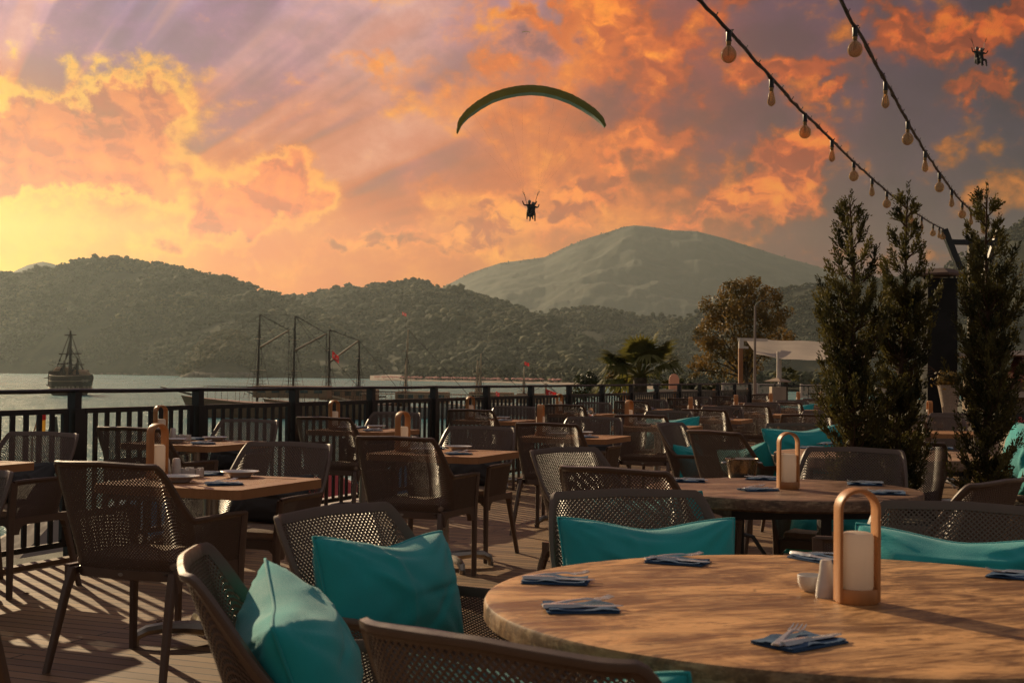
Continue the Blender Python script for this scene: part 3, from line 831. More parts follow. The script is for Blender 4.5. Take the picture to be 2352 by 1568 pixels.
# ------------------------------------------------------------------ laying out the terrace
ORD = ['first', 'second', 'third', 'fourth', 'fifth', 'sixth', 'seventh', 'eighth', 'ninth', 'tenth']
def loc_(c, lat, al, z=TH): return Vector((c[0], c[1], z)) + RR * lat + RD * al
def row(name, centers, grey, tealc, full, lamp_rot, skip_near=(), lat=(-.30, 0), start=0, lateral={}):
    for k, c in enumerate(centers):
        w = ORD[k]; where = f'{w} table of the {name}'
        square_table(c[0], c[1], f'square slatted teak table, {w} from the front in the {name}')
        if k not in skip_near:
            p = loc_(c, .05, -.525, 0)
            chn = chair(p.x, p.y, RD.x, RD.y, f'mesh armchair with its back to us at the {where}')
        l2 = lateral.get(k, -.10)
        p = loc_(c, l2, .56, 0)
        chf = chair(p.x, p.y, -RD.x - .0, -RD.y, f'mesh armchair facing us across the {where}')
        if k in grey: pillow(chf, f'charcoal cushion on the armchair facing us at the {where}', k, True, dz=.0, lean=20)
        if k in tealc: pillow(chf, f'turquoise cushion on the armchair facing us at the {where}', k, lean=22, roll=4, dx=-.08)
        item('lamp', loc_(c, *lat), heading(RD.x, RD.y) + R(lamp_rot[k]), f'small arched oak lamp on the {where}', 'lamp', 'arched oak table lamps')
        if k < full:
            item('slim', loc_(c, -.305, .075), 0, f'white salt shaker nearer the lamp on the {where}', 'shaker', 'white shakers')
            item('slim', loc_(c, -.262, .10), 1, f'white pepper shaker beside the ashtray on the {where}', 'shaker', 'white shakers')
            item('ashtray', loc_(c, -.22, .165), heading(RD.x, RD.y) + .1, f'square white notched ashtray on the {where}', 'ashtray', 'white ashtrays')
        item('plate', loc_(c, -.10, -.11), 0, f'white side plate nearest us on the {where}', 'plate', 'white side plates')
        item('plate', loc_(c, -.02, .275), 0, f'white side plate by the far armchair on the {where}', 'plate', 'white side plates')
        setting(loc_(c, .16, -.14), R(22), f'at the near side, {where}', 24, seed=k)
        setting(loc_(c, -.23, .30), R(200), f'at the far side, {where}', 14, nk='napkin2', seed=k + 9, kinds='nfk' if k < 5 else 'nk')
T1 = Vector((-1.389, 6.329, 0))
row('second row', [T1 + RD * 2.674 * k for k in range(9)], (0, 1, 2), (3, 6, 7), 4, [76, 68, 100, 74, 106, 108, 108, 110, 108])
R1_ = Vector((-2.25, 9.72, 0))
row('railing row', [R1_ + RD * t for t in (0, 2.61, 5.78, 8.84, 11.9, 15.07, 18.2, 21.6)], (0, 1, 2), (), 3, [70, 66, 62, 64, 104, 106, 108, 106])
# the tables cut off by the left edge: only their far halves show
c = T1 - RD * 2.674
ch = chair(-2.17, 4.78, -RD.x, -RD.y, 'mesh armchair cut off by the left edge, front of the second row')
pillow(ch, 'turquoise cushion mostly out of view on the cut off armchair at far left', 1)
c = R1_ - RD * 2.60 + RR * .10
square_table(c.x, c.y, 'square teak table showing one corner at the left edge by the railing')
p = loc_(c, .02, .54, 0); ch = chair(p.x, p.y, -RD.x, -RD.y, 'mesh armchair between the left edge and the first railing post')
pillow(ch, 'charcoal cushion sunk in the armchair beside the first railing post', 1, True, lean=24)
# third and fourth rows, mostly behind the conifers
for nm, c, lr in (('third row', Vector((3.32, 14.35, 0)), 88), ('row behind the conifers', Vector((3.95, 13.0, 0)), 80)):
    pass
c3 = Vector((3.3, 14.6, 0))
square_table(c3.x, c3.y, 'square teak table half hidden behind the leftmost conifer')
p = loc_(c3, .0, -.53, 0); chair(p.x, p.y, RD.x, RD.y, 'mesh armchair seen from behind beside the leftmost conifer, above turquoise cushion')
p = loc_(c3, -.05, .56, 0); chair(p.x, p.y, -RD.x, -RD.y, 'mesh armchair facing us beyond the table behind leftmost conifer')
c4 = Vector((4.05, 13.1, 0))
square_table(c4.x, c4.y, 'square teak table glimpsed between the middle and right conifers')
p = loc_(c4, -.25, -.60, 0); chair(p.x, p.y, RD.x, RD.y, 'mesh armchair seen from behind between the middle and right conifers')
p = loc_(c4, .0, .56, 0); chair(p.x, p.y, -RD.x, -RD.y, 'mesh armchair facing us between the middle and right conifers')
p = loc_(c4, .1, 1.7, 0); chair(p.x, p.y, -RD.x, -RD.y, 'farthest mesh armchair between the middle and right conifers')
item('lamp', A(2135, 958, 15.6).xy.to_3d() + Vector((0, 0, TH)), R(88), 'thin looking oak lamp between the conifers by the black pillar', 'lamp', 'arched oak table lamps')
square_table(*(A(2145, 958, 15.9).xy), 'farthest square table between the conifers under a thin lamp')
# ---------------- the front round table
wood1 = wood_round('worn_round_wood', (.56, .30, .125), (.22, .10, .038))
RT = Vector((.742, 3.135, 0)); r1 = .80
round_table(RT.x, RT.y, r1, 'big worn round wooden table in the right foreground', wood1, .05, R(20))
item('lamp', G(1968, 1383, TH), R(4), 'large looking arched oak lamp on the worn round table', 'lamp', 'arched oak table lamps')
item('shaker', G(1897, 1371, TH), 0, 'white conical salt shaker beside the lamp on the worn round table', 'shaker', 'white shakers')
m = MB(); m.lathe([(0, .004), (.014, .0), (.017, 0), (.026, .008), (.0315, .022), (.032, .038), (.030, .040), (.028, .037), (.027, .022), (.02, .010), (0, .008)], 28)
o = m.build('sugar_bowl', white, smooth=True); o.location = G(1862, 1357, TH)
tag(o, 'small white bowl beside the salt shaker on the worn round table', 'bowl')
for k, (x, y, a, w, sp_) in enumerate([(1277, 1336, -8, 'at the left rim of the worn round table', 12), (1335, 1400, 6, 'at the left front of the worn round table', 22),
                                  (1557, 1292, -24, 'at the far rim of the worn round table', 34), (1885, 1286, -60, 'behind the lamp on the worn round table', 20),
                                  (1838, 1478, 38, 'nearest to us on the worn round table', 22), (2345, 1326, 150, 'cut by the right edge on the worn round table', 20)]):
    setting(G(x, y, TH), R(a), w, sp_, nk='napkin2' if k % 2 else 'napkin', seed=20 + k)
ch = chair(-.21, 3.60, .86, -.50, 'mesh armchair with a large turquoise cushion left of the worn round table')
pillow(ch, 'plump turquoise cushion in the armchair left of the worn round table', 0, dx=.0, lean=15, roll=-4, sc=1.0, dz=-.005)
ch = chair(-.31, 2.80, .985, .17, 'mesh armchair seen side on at bottom left, a crumpled turquoise cushion in it')
pillow(ch, 'creased turquoise cushion with its seam towards us, in the bottom left armchair', 1, dx=-.0, lean=20, roll=5, dz=.0)
ch = chair(.165, 2.20, .60, .80, 'nearest mesh armchair with its back to us, cut by the bottom edge')
pillow(ch, 'turquoise cushion tip showing past the nearest armchair under the round table', 2, dx=-.11, dy=.0, lean=10, dz=-.05, roll=-5)
ch = chair(.46, 4.12, .26, -.965, 'mesh armchair with a wide dented turquoise cushion beyond the worn round table')
pillow(ch, 'wide turquoise cushion dented in the middle beyond the worn round table', 0, dx=.012, dy=-.06, lean=14, roll=-1.2, dz=-.01, sc=1.0)
ch = chair(1.22, 3.80, -.45, -.89, 'mesh armchair with a turquoise cushion right of the big lamp')
pillow(ch, 'turquoise cushion behind the lamp of the worn round table', 1, dx=-.02, dy=-.07, lean=16, roll=-1, sc=1.05, dz=-.02)
# ---------------- the middle round table
wood2 = wood_round('dark_round_wood', (.27, .15, .09), (.12, .06, .036))
RB = Vector((1.255, 6.28, 0))
round_table(RB.x, RB.y, .625, 'dark round table on black steel legs in the middle right', wood2, .055, R(8))
item('lamp', G(1810, 1122, TH), R(6), 'arched oak lamp on the dark round table', 'lamp', 'arched oak table lamps')
for k, (x, y, a, w, sp_) in enumerate([(1742, 1126, 20, 'left of the lamp on the dark round table', 25), (1580, 1106, 175, 'at the left rim of the dark round table', 10), (1752, 1101, 160, 'at the far rim of the dark round table', 20),
                                  (1985, 1113, 170, 'at the far right of the dark round table', 12), (2035, 1134, 168, 'at the right front of the dark round table', 16)]):
    setting(G(x, y, TH), R(a), w, sp_, nk='napkin2' if k % 2 else 'napkin', seed=30 + k)
ch = chair(.59, 5.78, .56, .83, 'mesh armchair with its back to us left of the dark round table')
pillow(ch, 'turquoise cushion corner showing past the armchair left of the dark round table', 0, dx=.0, dy=.0, lean=14, roll=-6, dz=-.07)
ch = chair(.50, 6.72, .72, -.69, 'empty mesh armchair at the far left of the dark round table')
ch = chair(1.70, 6.98, -.42, -.90, 'mesh armchair facing us behind the dark round table, next to its lamp')
pillow(ch, 'turquoise cushion seen between the black legs of the dark round table', 1, dy=.0, dz=-.12, lean=38, sc=.95)
ch = chair(1.58, 5.30, -.74, .67, 'dark mesh armchair turned away at the right front of the dark round table')
ch = chair(2.42, 5.95, -.93, -.36, 'mesh armchair with a pale back pad at the right edge')
o = bpy.data.objects.new('pillow', GREYP[0].copy()); COL.objects.link(o); o.data.materials[0] = seatpad
o.matrix_basis = Matrix.Translation(ch.matrix_basis @ Vector((0, -.12, .68))) @ ch.rotation_euler.to_matrix().to_4x4() @ Matrix.Rotation(R(16), 4, 'X')
tag(o, 'pale beige cushion in the armchair at the right edge', 'cushion')
# ice bucket on its stand
bx = A(1704, 1090, 7.9); b0 = thing('ice_bucket', 'shiny steel ice bucket on a black stand by the dark round table', 'ice bucket', (bx.x, bx.y, .665))
m = MB(); m.lathe([(0, .0), (.075, 0), (.078, .004), (.092, .105), (.096, .108), (.097, .112), (.093, .113), (.089, .104), (.074, .008), (0, .006)], 36); m.build('pail', mat('bucket_steel', (.50, .42, .34), .22, .4, 20, metal=1, bump=.05, bscale=60), b0, smooth=True)
for s in (-1, 1):
    m = MB(); m.tube([(s * .092, -.02, .09), (s * .112, -.02, .088), (s * .118, 0, .086), (s * .112, .02, .088), (s * .092, .02, .09)], .004, 6); m.build('handle', steel, b0, smooth=True)
s0 = thing('bucket_stand', 'black tripod stand under the shiny steel ice bucket', 'stand', (bx.x, bx.y, 0))
m = MB(); m.lathe([(.03, .64), (.118, .645), (.125, .652), (.125, .660), (.118, .662), (.03, .660)], 28); m.lathe([(.016, .2), (.016, .65)], 10); m.build('tray', black, s0, smooth=True)
for k in range(3):
    a = R(90 + 120 * k); d = Vector((math.cos(a), math.sin(a), 0)); m = MB()
    m.tube([d * .01 + Vector((0, 0, .34)), d * .07 + Vector((0, 0, .33)), d * .15 + Vector((0, 0, .22)), d * .19 + Vector((0, 0, .08)), d * .24 + Vector((0, 0, .012))], .012, 7); m.build('leg', black, s0, smooth=True)
# ---------------- the far round table
wood3 = wood_round('pale_round_wood', (.48, .29, .17), (.26, .15, .085))
RC = Vector((2.52, 9.2, 0))
round_table(RC.x, RC.y, .73, 'pale round wooden table half hidden by the conifers', wood3, .07, R(12))
for k, (x, y, a, w) in enumerate([(1862, 1030, 170, 'at the near left of the pale round table'), (1905, 1021, 20, 'at the far left of the pale round table'), (2160, 1031, 180, 'between the conifers on the pale round table')]):
    setting(G(x, y, TH), R(a), w, 16, seed=40 + k)
ch = chair(1.64, 9.55, .80, .60, 'mesh armchair in profile left of the pale round table'); pillow(ch, 'turquoise cushion in the profile armchair left of the pale round table', 1, dx=.05, dy=-.02, roll=-10, sc=.86)
ch = chair(1.54, 10.7, .86, -.50, 'pale looking mesh armchair facing right in front of a square table'); pillow(ch, 'turquoise cushion in the pale looking armchair facing right', 2, dx=.06, dz=-.03, sc=.8)
ch = chair(2.34, 10.75, .06, -1, 'mesh armchair with a broad turquoise cushion behind the pale round table'); pillow(ch, 'broad turquoise cushion with pointed ends behind the pale round table', 0, dy=-.06, roll=4, sc=1.12)
ch = chair(3.62, 9.3, -.98, -.2, 'mesh armchair turned left beside the rightmost conifer'); pillow(ch, 'big turquoise cushion right of the rightmost full conifer', 1, dx=.1, dy=-.04, sc=1.3, dz=.02); pillow(ch, 'smaller turquoise cushion leaning on the big one at right edge', 2, dx=-.16, dy=.10, sc=.8, lean=34, roll=20)
ch = chair(2.34, 8.40, .05, 1, 'mesh armchair seen from behind through the leftmost conifers')
# glasses
item('glass', A(1357, 953, 17.2).xy.to_3d() + Vector((0, 0, TH)), 0, 'clear tumbler on a railing row table left of the palm', 'glass', 'clear tumblers')
item('glass', A(1690, 936, 17.1).xy.to_3d() + Vector((0, 0, TH)), 0, 'clear tumbler beside a thin oak lamp under the plane tree', 'glass', 'clear tumblers')
# a few dry leaves on the boards
lf = mat('dry_leaf', (.10, .045, .02), .8, .5, 40, thin=.2)
for k, (x, y) in enumerate([(62, 1365), (366, 1430), (1092, 1277), (1776, 1233)]):
    m = MB(); L_ = .05; a = k * 1.3
    m.add([(-L_ / 2, 0, .004), (-.008, .013, .012), (.01, .015, .009), (L_ / 2, 0, .014), (.01, -.013, .006), (-.01, -.012, .010), (0, 0, .003)], [(0, 6, 1), (1, 6, 2), (2, 6, 3), (3, 6, 4), (4, 6, 5), (5, 6, 0)])
    o = m.build('fallen_leaf', lf, fix=False); o.location = G(x, y, .001); o.rotation_euler = (0, 0, a)
    tag(o, ['dry leaf on the boards at the far left', 'curled dark leaf between chair legs at lower left', 'dark leaf fallen near the left cushion', 'tiny dry leaf on the boards mid picture'][k], 'leaf', 'fallen leaves')
HAZE = 4.8e-5
# ------------------------------------------------------------------ sea, shore, hills and air
def prof(pts):
    xs_, ys_ = zip(*pts)
    return lambda x: float(np.interp(x, xs_, ys_))
watm = bpy.data.materials.new('sea_water'); watm.use_nodes = True
t_ = watm.node_tree; N = NT(t_); b_ = t_.nodes['Principled BSDF']
geo = N.n('ShaderNodeNewGeometry').outputs['Position']
wv1 = N.noise(N.vm('MULTIPLY', geo, (.16, .34, 0)), 1.0, 5, .62, .3)
wv2 = N.noise(N.vm('MULTIPLY', geo, (.010, .022, 0)), 1.0, 3, .5)
wv3 = N.noise(N.vm('MULTIPLY', geo, (.8, 1.4, 0)), 1.0, 3, .6)
N.put(b_.inputs['Base Color'], N.mix(N.mr(wv2, .3, .7), (.095, .265, .285), (.145, .325, .340)))
b_.inputs['Roughness'].default_value = .22; b_.inputs['IOR'].default_value = 1.33; b_.inputs['Specular IOR Level'].default_value = .06
bn = N.n('ShaderNodeBump'); bn.inputs['Strength'].default_value = 1.0; bn.inputs['Distance'].default_value = 2.0
N.put(bn.inputs['Height'], N.m('ADD', wv1, N.m('MULTIPLY', wv3, .16))); N.put(b_.inputs['Normal'], bn.outputs[0])
m = MB(); m.add([(-4500, -400, SEA), (4500, -400, SEA), (4500, 7200, SEA), (-4500, 7200, SEA)], [(0, 1, 2, 3)])
tag(m.build('water', watm, fix=False), kind='structure')
m = MB(); m.add([(-4600, -450, SEA - 6), (4600, -450, SEA - 6), (4600, 6300, SEA - 6), (-4600, 6300, SEA - 6)], [(0, 1, 2, 3)])
tag(m.build('sea_bed', mat('sand_bed', (.3, .25, .18)), fix=False), kind='structure')
hillm = mat('scrub_hillside', (.042, .045, .024), .95, 1.0, .03, c2=(.016, .020, .012), det=9, spec=.1)
mountm = mat('bare_mountain', (.075, .076, .054), .95, 1.0, .012, c2=(.040, .048, .034), det=12, spec=.1, bump=.3, bscale=.02)
def canopy_mat(name, ca, cb, cc):
    m_ = mat(name, ca, .9, 1.0, .35, c2=cb, det=6, bump=1.0, bscale=1.3, spec=.15)
    t_ = m_.node_tree; N = NT(t_); b_ = t_.nodes['Principled BSDF']; src = b_.inputs['Base Color'].links[0].from_socket
    ri = N.n('ShaderNodeNewGeometry').outputs['Random Per Island']
    N.put(b_.inputs['Base Color'], N.mix(N.m('MULTIPLY', N.mr(ri, .35, 1.0), N.mr(N.noise(N.n('ShaderNodeNewGeometry').outputs['Position'], .009, 3, .6), .42, .62, .1, .95)), src, cc)); return m_  # crowns vary at random; paler patches have sunlight put into their colour
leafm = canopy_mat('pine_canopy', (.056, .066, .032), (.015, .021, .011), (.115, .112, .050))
rockm = mat('shore_rock', (.12, .095, .07), .9, 1.0, .12, c2=(.045, .038, .03), det=8)
sandm = mat('beach_sand', (.26, .20, .15), .9, .4, .03)
def hill(name, ridge, Zf, Zr, x0, x1, matl, seed, foot=None, gam=.8, back=.35, nx=150, nt=46, rough=1.0, tree_px=0):
    """Terrain rising from its shore line to a ridge; returns a sampler for planting trees."""
    rp = prof(ridge); zf = prof(Zf) if isinstance(Zf, list) else (lambda x: Zf); zr = prof(Zr) if isinstance(Zr, list) else (lambda x: Zr)
    def pos(x, t):
        Y = zf(x) + (zr(x) - zf(x)) * t
        R_ = A(x, rp(x) + tree_px, zr(x)); hr = R_.z - SEA
        k = min(t, 1.0)
        z = hr * (k ** gam)
        if t > 1: z = hr * (1 - (t - 1) ** 1.4 * 1.6)
        d = ray(x, 700); X = d.x / d.y * Y
        amp = hr * .10 * rough * math.sin(min(k, 1) * math.pi) ** .8 + hr * .012
        nz = (mnoise.fractal((X * .006 + seed, Y * .006, seed * 1.7), .9, 2.1, 5) - .9 * abs(mnoise.noise((X * .0075 + seed, Y * .003, 1.3)))) * amp
        nz += mnoise.noise((X * .0022 + seed, Y * .0012, 3)) * amp * .9
        return Vector((X, Y + nz * .4 * (1 if t < 1 else 0), SEA - 1.0 + max(z + nz * (0 if abs(t - 1) < .02 else 1), 0)))
    V = []; ts = [i / (nt - 1) * (1 + back) for i in range(nt)]
    k1 = min(range(nt), key=lambda i: abs(ts[i] - 1)); ts[k1] = 1.0
    for i in range(nx + 1):
        x = x0 + (x1 - x0) * i / nx
        for tt in ts: V.append(tuple(pos(x, tt)))
    FC = [(i * nt + j, (i + 1) * nt + j, (i + 1) * nt + j + 1, i * nt + j + 1) for i in range(nx) for j in range(nt - 1)]
    o = np_mesh(name, V, FC, matl, smooth=True)
    tag(o, kind='structure')
    return pos
def ico(sub):
    bm = bmesh.new(); bmesh.ops.create_icosphere(bm, subdivisions=sub, radius=1)
    v = np.array([p.co[:] for p in bm.verts]); f = np.array([[q.index for q in fc.verts] for fc in bm.faces]); bm.free()
    return v, f
ICO1, ICO2 = ico(1), ico(2); ICO1X = ICO1
def crowns(name, pts, sizes, matl, seed, clumps=3, flat=.72):
    """Many tree crowns as one mass; every crown is a few ragged clumps."""
    rng = np.random.default_rng(seed); v0, f0 = ICO1X
    Vs, Fs = [], []; b = 0
    for p, s in zip(pts, sizes):
        for c in range(clumps * 4 + 3):
            off = rng.normal(0, 1, 3); off *= min(1.25 / np.linalg.norm(off), 1); off = off * np.array([.82, .82, .34]) * s
            r_ = s * rng.uniform(.16, .40)
            dv = 1 + rng.normal(0, .24, len(v0))
            ang = rng.uniform(0, 6.28); ca, sa = math.cos(ang), math.sin(ang)
            v = v0 * dv[:, None] * r_ * np.array([1, 1, flat])
            v = np.stack([v[:, 0] * ca - v[:, 1] * sa, v[:, 0] * sa + v[:, 1] * ca, v[:, 2]], 1)
            Vs.append(v + np.array(p) + off + np.array([0, 0, s * .45])); Fs.append(f0 + b); b += len(v0)
    o = np_mesh(name, np.concatenate(Vs), np.concatenate(Fs), matl)
    return tag(o, kind='stuff')
def plant(pos, n, x0, x1, t0, t1, s0, s1, seed, keep=None):
    rnd = random.Random(seed); P_, S_ = [], []
    while len(P_) < n:
        x, t = rnd.uniform(x0, x1), t0 + (t1 - t0) * rnd.random() ** .8
        q = pos(x, t)
        if q.z < SEA + 3: continue
        d_ = mnoise.noise((q.x * .012, q.y * .008, seed))
        if rnd.random() > .62 + d_ * 1.5: continue
        P_.append(tuple(q)); S_.append(rnd.uniform(s0, s1) * (1.15 if d_ > .1 else .9) * (1.45 if rnd.random() < .08 else 1))
    # an even line of trees along the crest
    for k in range(int((x1 - x0) / 6)):
        x = x0 + 6 * k + rnd.uniform(-3, 3); q = pos(x, rnd.uniform(.97, 1.02))
        if q.z > SEA + 4 and rnd.random() < .8: P_.append(tuple(q)); S_.append(rnd.uniform(s0 * .7, s1 * .9))
    return P_, S_
# left wooded hill
p1 = hill('hill_left', [(-120, 640), (0, 628), (60, 622), (120, 612), (200, 597), (300, 602), (400, 615), (480, 632), (560, 652), (640, 678), (700, 702), (760, 736), (820, 788), (850, 830), (875, 858), (890, 864)],
          [(-120, 2100), (300, 1950), (560, 1600), (900, 1560)], [(-120, 2500), (300, 2400), (700, 2150), (900, 1800)], -120, 890, hillm, 3, tree_px=7)
a_, s_ = plant(p1, 3300, -110, 870, .02, 1.02, 6.5, 13, 4); crowns('forest', a_, s_, leafm, 5, 3)
p1b = hill('headland', [(405, 866), (440, 836), (462, 795), (490, 772), (520, 762), (548, 768), (572, 800), (584, 835), (590, 866)], 1440, 1570, 405, 592, mat('headland_scrub', (.06, .055, .034), .95, 1.0, .03, c2=(.025, .025, .016), det=8, spec=.1), 8, nx=60, nt=24, tree_px=5, gam=.6)
a_, s_ = plant(p1b, 520, 425, 585, .25, 1.02, 4.5, 9, 9); crowns('forest', a_, s_, canopy_mat('pale_pine_canopy', (.105, .095, .045), (.04, .04, .02), (.15, .125, .055)), 10, 3)  # headland trees have a lighter leaf colour than the other woods
def rocks(name, x0, x1, Yf, n, seed, hmax):
    rng = np.random.default_rng(seed); Vs, Fs = [], []; b = 0; v0, f0 = ICO2
    for k in range(n):
        x = rng.uniform(x0, x1); Y = Yf(x) + rng.uniform(-6, 10); d = ray(x, 860); s = rng.uniform(.4, 1) * hmax
        v = v0 * (1 + rng.normal(0, .22, len(v0)))[:, None] * np.array([s * 1.3, s, s * .8])
        Vs.append(v + np.array([d.x / d.y * Y, Y, SEA + s * .1])); Fs.append(f0 + b); b += len(v0)
    tag(np_mesh(name, np.concatenate(Vs), np.concatenate(Fs), rockm), kind='stuff')
rocks('shore_rocks', -20, 470, prof([(-20, 2080), (300, 1945), (560, 1600)]), 130, 2, 3.2)
rocks('shore_rocks', 440, 588, lambda x: 1436, 90, 3, 6.0)
# middle wooded hill, the saddle behind it, the right-hand slopes, the bare mountain
p2 = hill('hill_middle', [(560, 760), (620, 715), (665, 688), (740, 674), (830, 656), (900, 646), (945, 643), (1000, 656), (1060, 668), (1130, 690), (1200, 717), (1260, 747), (1300, 767), (1360, 802), (1400, 832), (1440, 858), (1470, 868)],
          [(560, 2000), (860, 1800), (1000, 1600), (1470, 1350)], [(560, 2800), (950, 2700), (1470, 1700)], 560, 1470, hillm, 12, tree_px=8)
a_, s_ = plant(p2, 3200, 600, 1450, .03, 1.02, 7.5, 15, 13); crowns('forest', a_, s_, leafm, 14, 3)
p3 = hill('hill_saddle', [(1080, 730), (1180, 716), (1240, 716), (1330, 706), (1345, 704), (1420, 718), (1500, 731), (1560, 736), (1640, 738), (1760, 760), (1900, 780), (2100, 790), (2360, 800)],
          1900, 2700, 1080, 2360, hillm, 22, tree_px=5, nx=110, nt=32)
a_, s_ = plant(p3, 1500, 1120, 2000, .1, 1.02, 6.0, 12, 23); crowns('forest', a_, s_, leafm, 24, 2)
p4 = hill('hill_right', [(1440, 800), (1490, 770), (1560, 738), (1620, 718), (1700, 692), (1790, 665), (1850, 651), (1900, 648), (2000, 641), (2100, 632), (2160, 618), (2220, 580), (2280, 545), (2352, 506), (2460, 470)],
          1700, 2350, 1440, 2460, hillm, 32, tree_px=6, nx=110, nt=36)
a_, s_ = plant(p4, 1500, 1480, 2400, .1, 1.02, 6.0, 11, 33); crowns('forest', a_, s_, leafm, 34, 2)
hill('mountain', [(900, 700), (985, 672), (1015, 660), (1080, 626), (1150, 603), (1200, 597), (1250, 590), (1300, 566), (1350, 546), (1400, 531), (1430, 521), (1455, 517), (1490, 520), (1540, 528), (1600, 531), (1660, 546), (1720, 565), (1800, 590), (1880, 612), (1960, 640), (2100, 690)],
     4200, 6000, 900, 2100, mountm, 41, nx=420, nt=110, rough=.38, gam=.9)
hill('hill_distant', [(-60, 650), (10, 634), (40, 618), (62, 608), (95, 600), (120, 605), (150, 620), (200, 640)], 3600, 4200, -60, 200, mountm, 51, nx=50, nt=20)
# beach in front of the middle hill, with its wood and rows of sunshades
m = MB(); bp = [(850, 1262), (900, 1240), (1000, 1190), (1120, 1120), (1240, 1030), (1330, 930), (1420, 820), (1500, 700)]
front, backp = [], []
for x, Y in bp:
    d = ray(x, 860).x / ray(x, 860).y
    front.append((d * Y, Y, SEA - .4)); backp.append((d * (Y + 420), Y + 420, SEA + 5))
fp, mid = front, [tuple(Vector(a).lerp(Vector(b), .06) + Vector((0, 0, .9))) for a, b in zip(front, backp)]
n_ = len(bp); m.add(fp + mid + backp, [(i, i + 1, n_ + i + 1, n_ + i) for i in range(n_ - 1)] + [(n_ + i, n_ + i + 1, 2 * n_ + i + 1, 2 * n_ + i) for i in range(n_ - 1)])
tag(m.build('beach', sandm, fix=False), kind='structure')
m = MB(); pl_ = [(1180, 1150), (1300, 990), (1420, 830), (1500, 700), (1800, 600), (2400, 500)]; fr1, bk1 = [], []
for x, Y in pl_:
    d = ray(x, 860).x / ray(x, 860).y; fr1.append((d * (Y + 70), Y + 70, SEA + 1.4)); bk1.append((d * 2100, 2100, SEA + 9))
n_ = len(pl_); m.add(fr1 + bk1, [(i, i + 1, n_ + i + 1, n_ + i) for i in range(n_ - 1)]); tag(m.build('land', hillm, fix=False), kind='structure')
bY = prof(bp)
rnd = random.Random(77); a_, s_ = [], []
for k in range(260):
    x = rnd.uniform(930, 1480); Y = bY(x) + rnd.uniform(60, 210); d = ray(x, 860).x / ray(x, 860).y
    tall = rnd.random() < .18
    a_.append((d * Y, Y, SEA + 1.2 + (4 if tall else 0))); s_.append(rnd.uniform(4, 8) * (1.35 if tall else 1))
zf_ = prof([(1180, 1300), (1420, 900), (1800, 700), (2400, 560)])
for k in range(900):
    x = rnd.uniform(1200, 2380); Y = zf_(x) + rnd.random() ** 1.5 * 1000; d = ray(x, 860).x / ray(x, 860).y
    a_.append((d * Y, Y, SEA + 2.5)); s_.append(rnd.uniform(4, 8.5))
crowns('shore_wood', a_, s_, leafm, 78, 2, .8)
rp_ = prof([(1015, 660), (1080, 626), (1150, 603), (1200, 597), (1250, 590), (1300, 566), (1350, 546), (1400, 531), (1430, 521), (1455, 517), (1490, 520), (1540, 528), (1600, 531), (1660, 546), (1720, 565), (1800, 590), (1880, 612)])
mp_, ms_ = [], []
for k in range(420):
    x = rnd.uniform(1015, 1880); q = A(x, rp_(x) + rnd.uniform(1.5, 4), 6000 - rnd.uniform(0, 60)); mp_.append((q.x, q.y, q.z - 4)); ms_.append(rnd.uniform(4, 9) * (1.4 if rnd.random() < .12 else 1))
crowns('ridge_scrub', mp_, ms_, leafm, 79, 0, .8)
um = MB(); um.lathe([(2.1, 2.0), (1.2, 2.7), (0, 3.05)], 8); um.lathe([(.07, 0), (.07, 2.7)], 4)
pink = mat('pink_canvas', (.62, .25, .20), .8, .3, 2)
u0 = None
for k in range(110):
    x = rnd.uniform(862, 1290) if k % 4 else rnd.uniform(862, 1060); Y = bY(x) + rnd.uniform(14, 46); d = ray(x, 860).x / ray(x, 860).y
    if u0 is None: u0 = um.build('beach_parasol', pink); o = u0
    else: o = u0.copy(); COL.objects.link(o)
    o.location = (d * Y, Y, SEA + .4 + .02 * (Y - bY(x))); o.rotation_euler = (0, 0, rnd.uniform(0, 1))
    tag(o, 'small pink sunshade among many on the far beach', 'parasol', 'pink sunshades on the far beach')
for k, (x, w_) in enumerate([(1120, 11), (1165, 8), (1205, 10)]):
    Y = bY(x) + 62; q = A(x, 860, Y); m = MB(); m.box((0, 0, 1.3), (w_, 5, 2.6)); m.prism([(-w_ / 2 - 1, -3.2), (w_ / 2 + 1, -3.2), (w_ / 2 + 1, 3.2), (-w_ / 2 - 1, 3.2)], 2.7, 3.1)
    o = m.build('beach_bar', mat('pale_beach_hut', (.26, .20, .15), .8)); o.location = (q.x, Y, SEA + 1.0)
    tag(o, ['low pale beach bar roof left of the flagged mast', 'low pale beach hut between the two bars', 'low pale beach bar nearest the palm'][k], 'beach bar', 'beach bars')
# the air
hz = MB(); hz.box((0, 3450, 380), (10600, 7700, 776)); o = hz.build('haze', None or mat('unused_air', (1, 1, 1)))
hm = bpy.data.materials.new('air'); hm.use_nodes = True; t_ = hm.node_tree; t_.nodes.clear(); N = NT(t_)
pv = N.n('ShaderNodeVolumePrincipled'); pv.inputs['Color'].default_value = (.74, .88, .91, 1); pv.inputs['Density'].default_value = HAZE; pv.inputs['Anisotropy'].default_value = .6
N.L.new(pv.outputs[0], N.n('ShaderNodeOutputMaterial').inputs['Volume'])
o.data.materials[0] = hm; tag(o, kind='stuff')
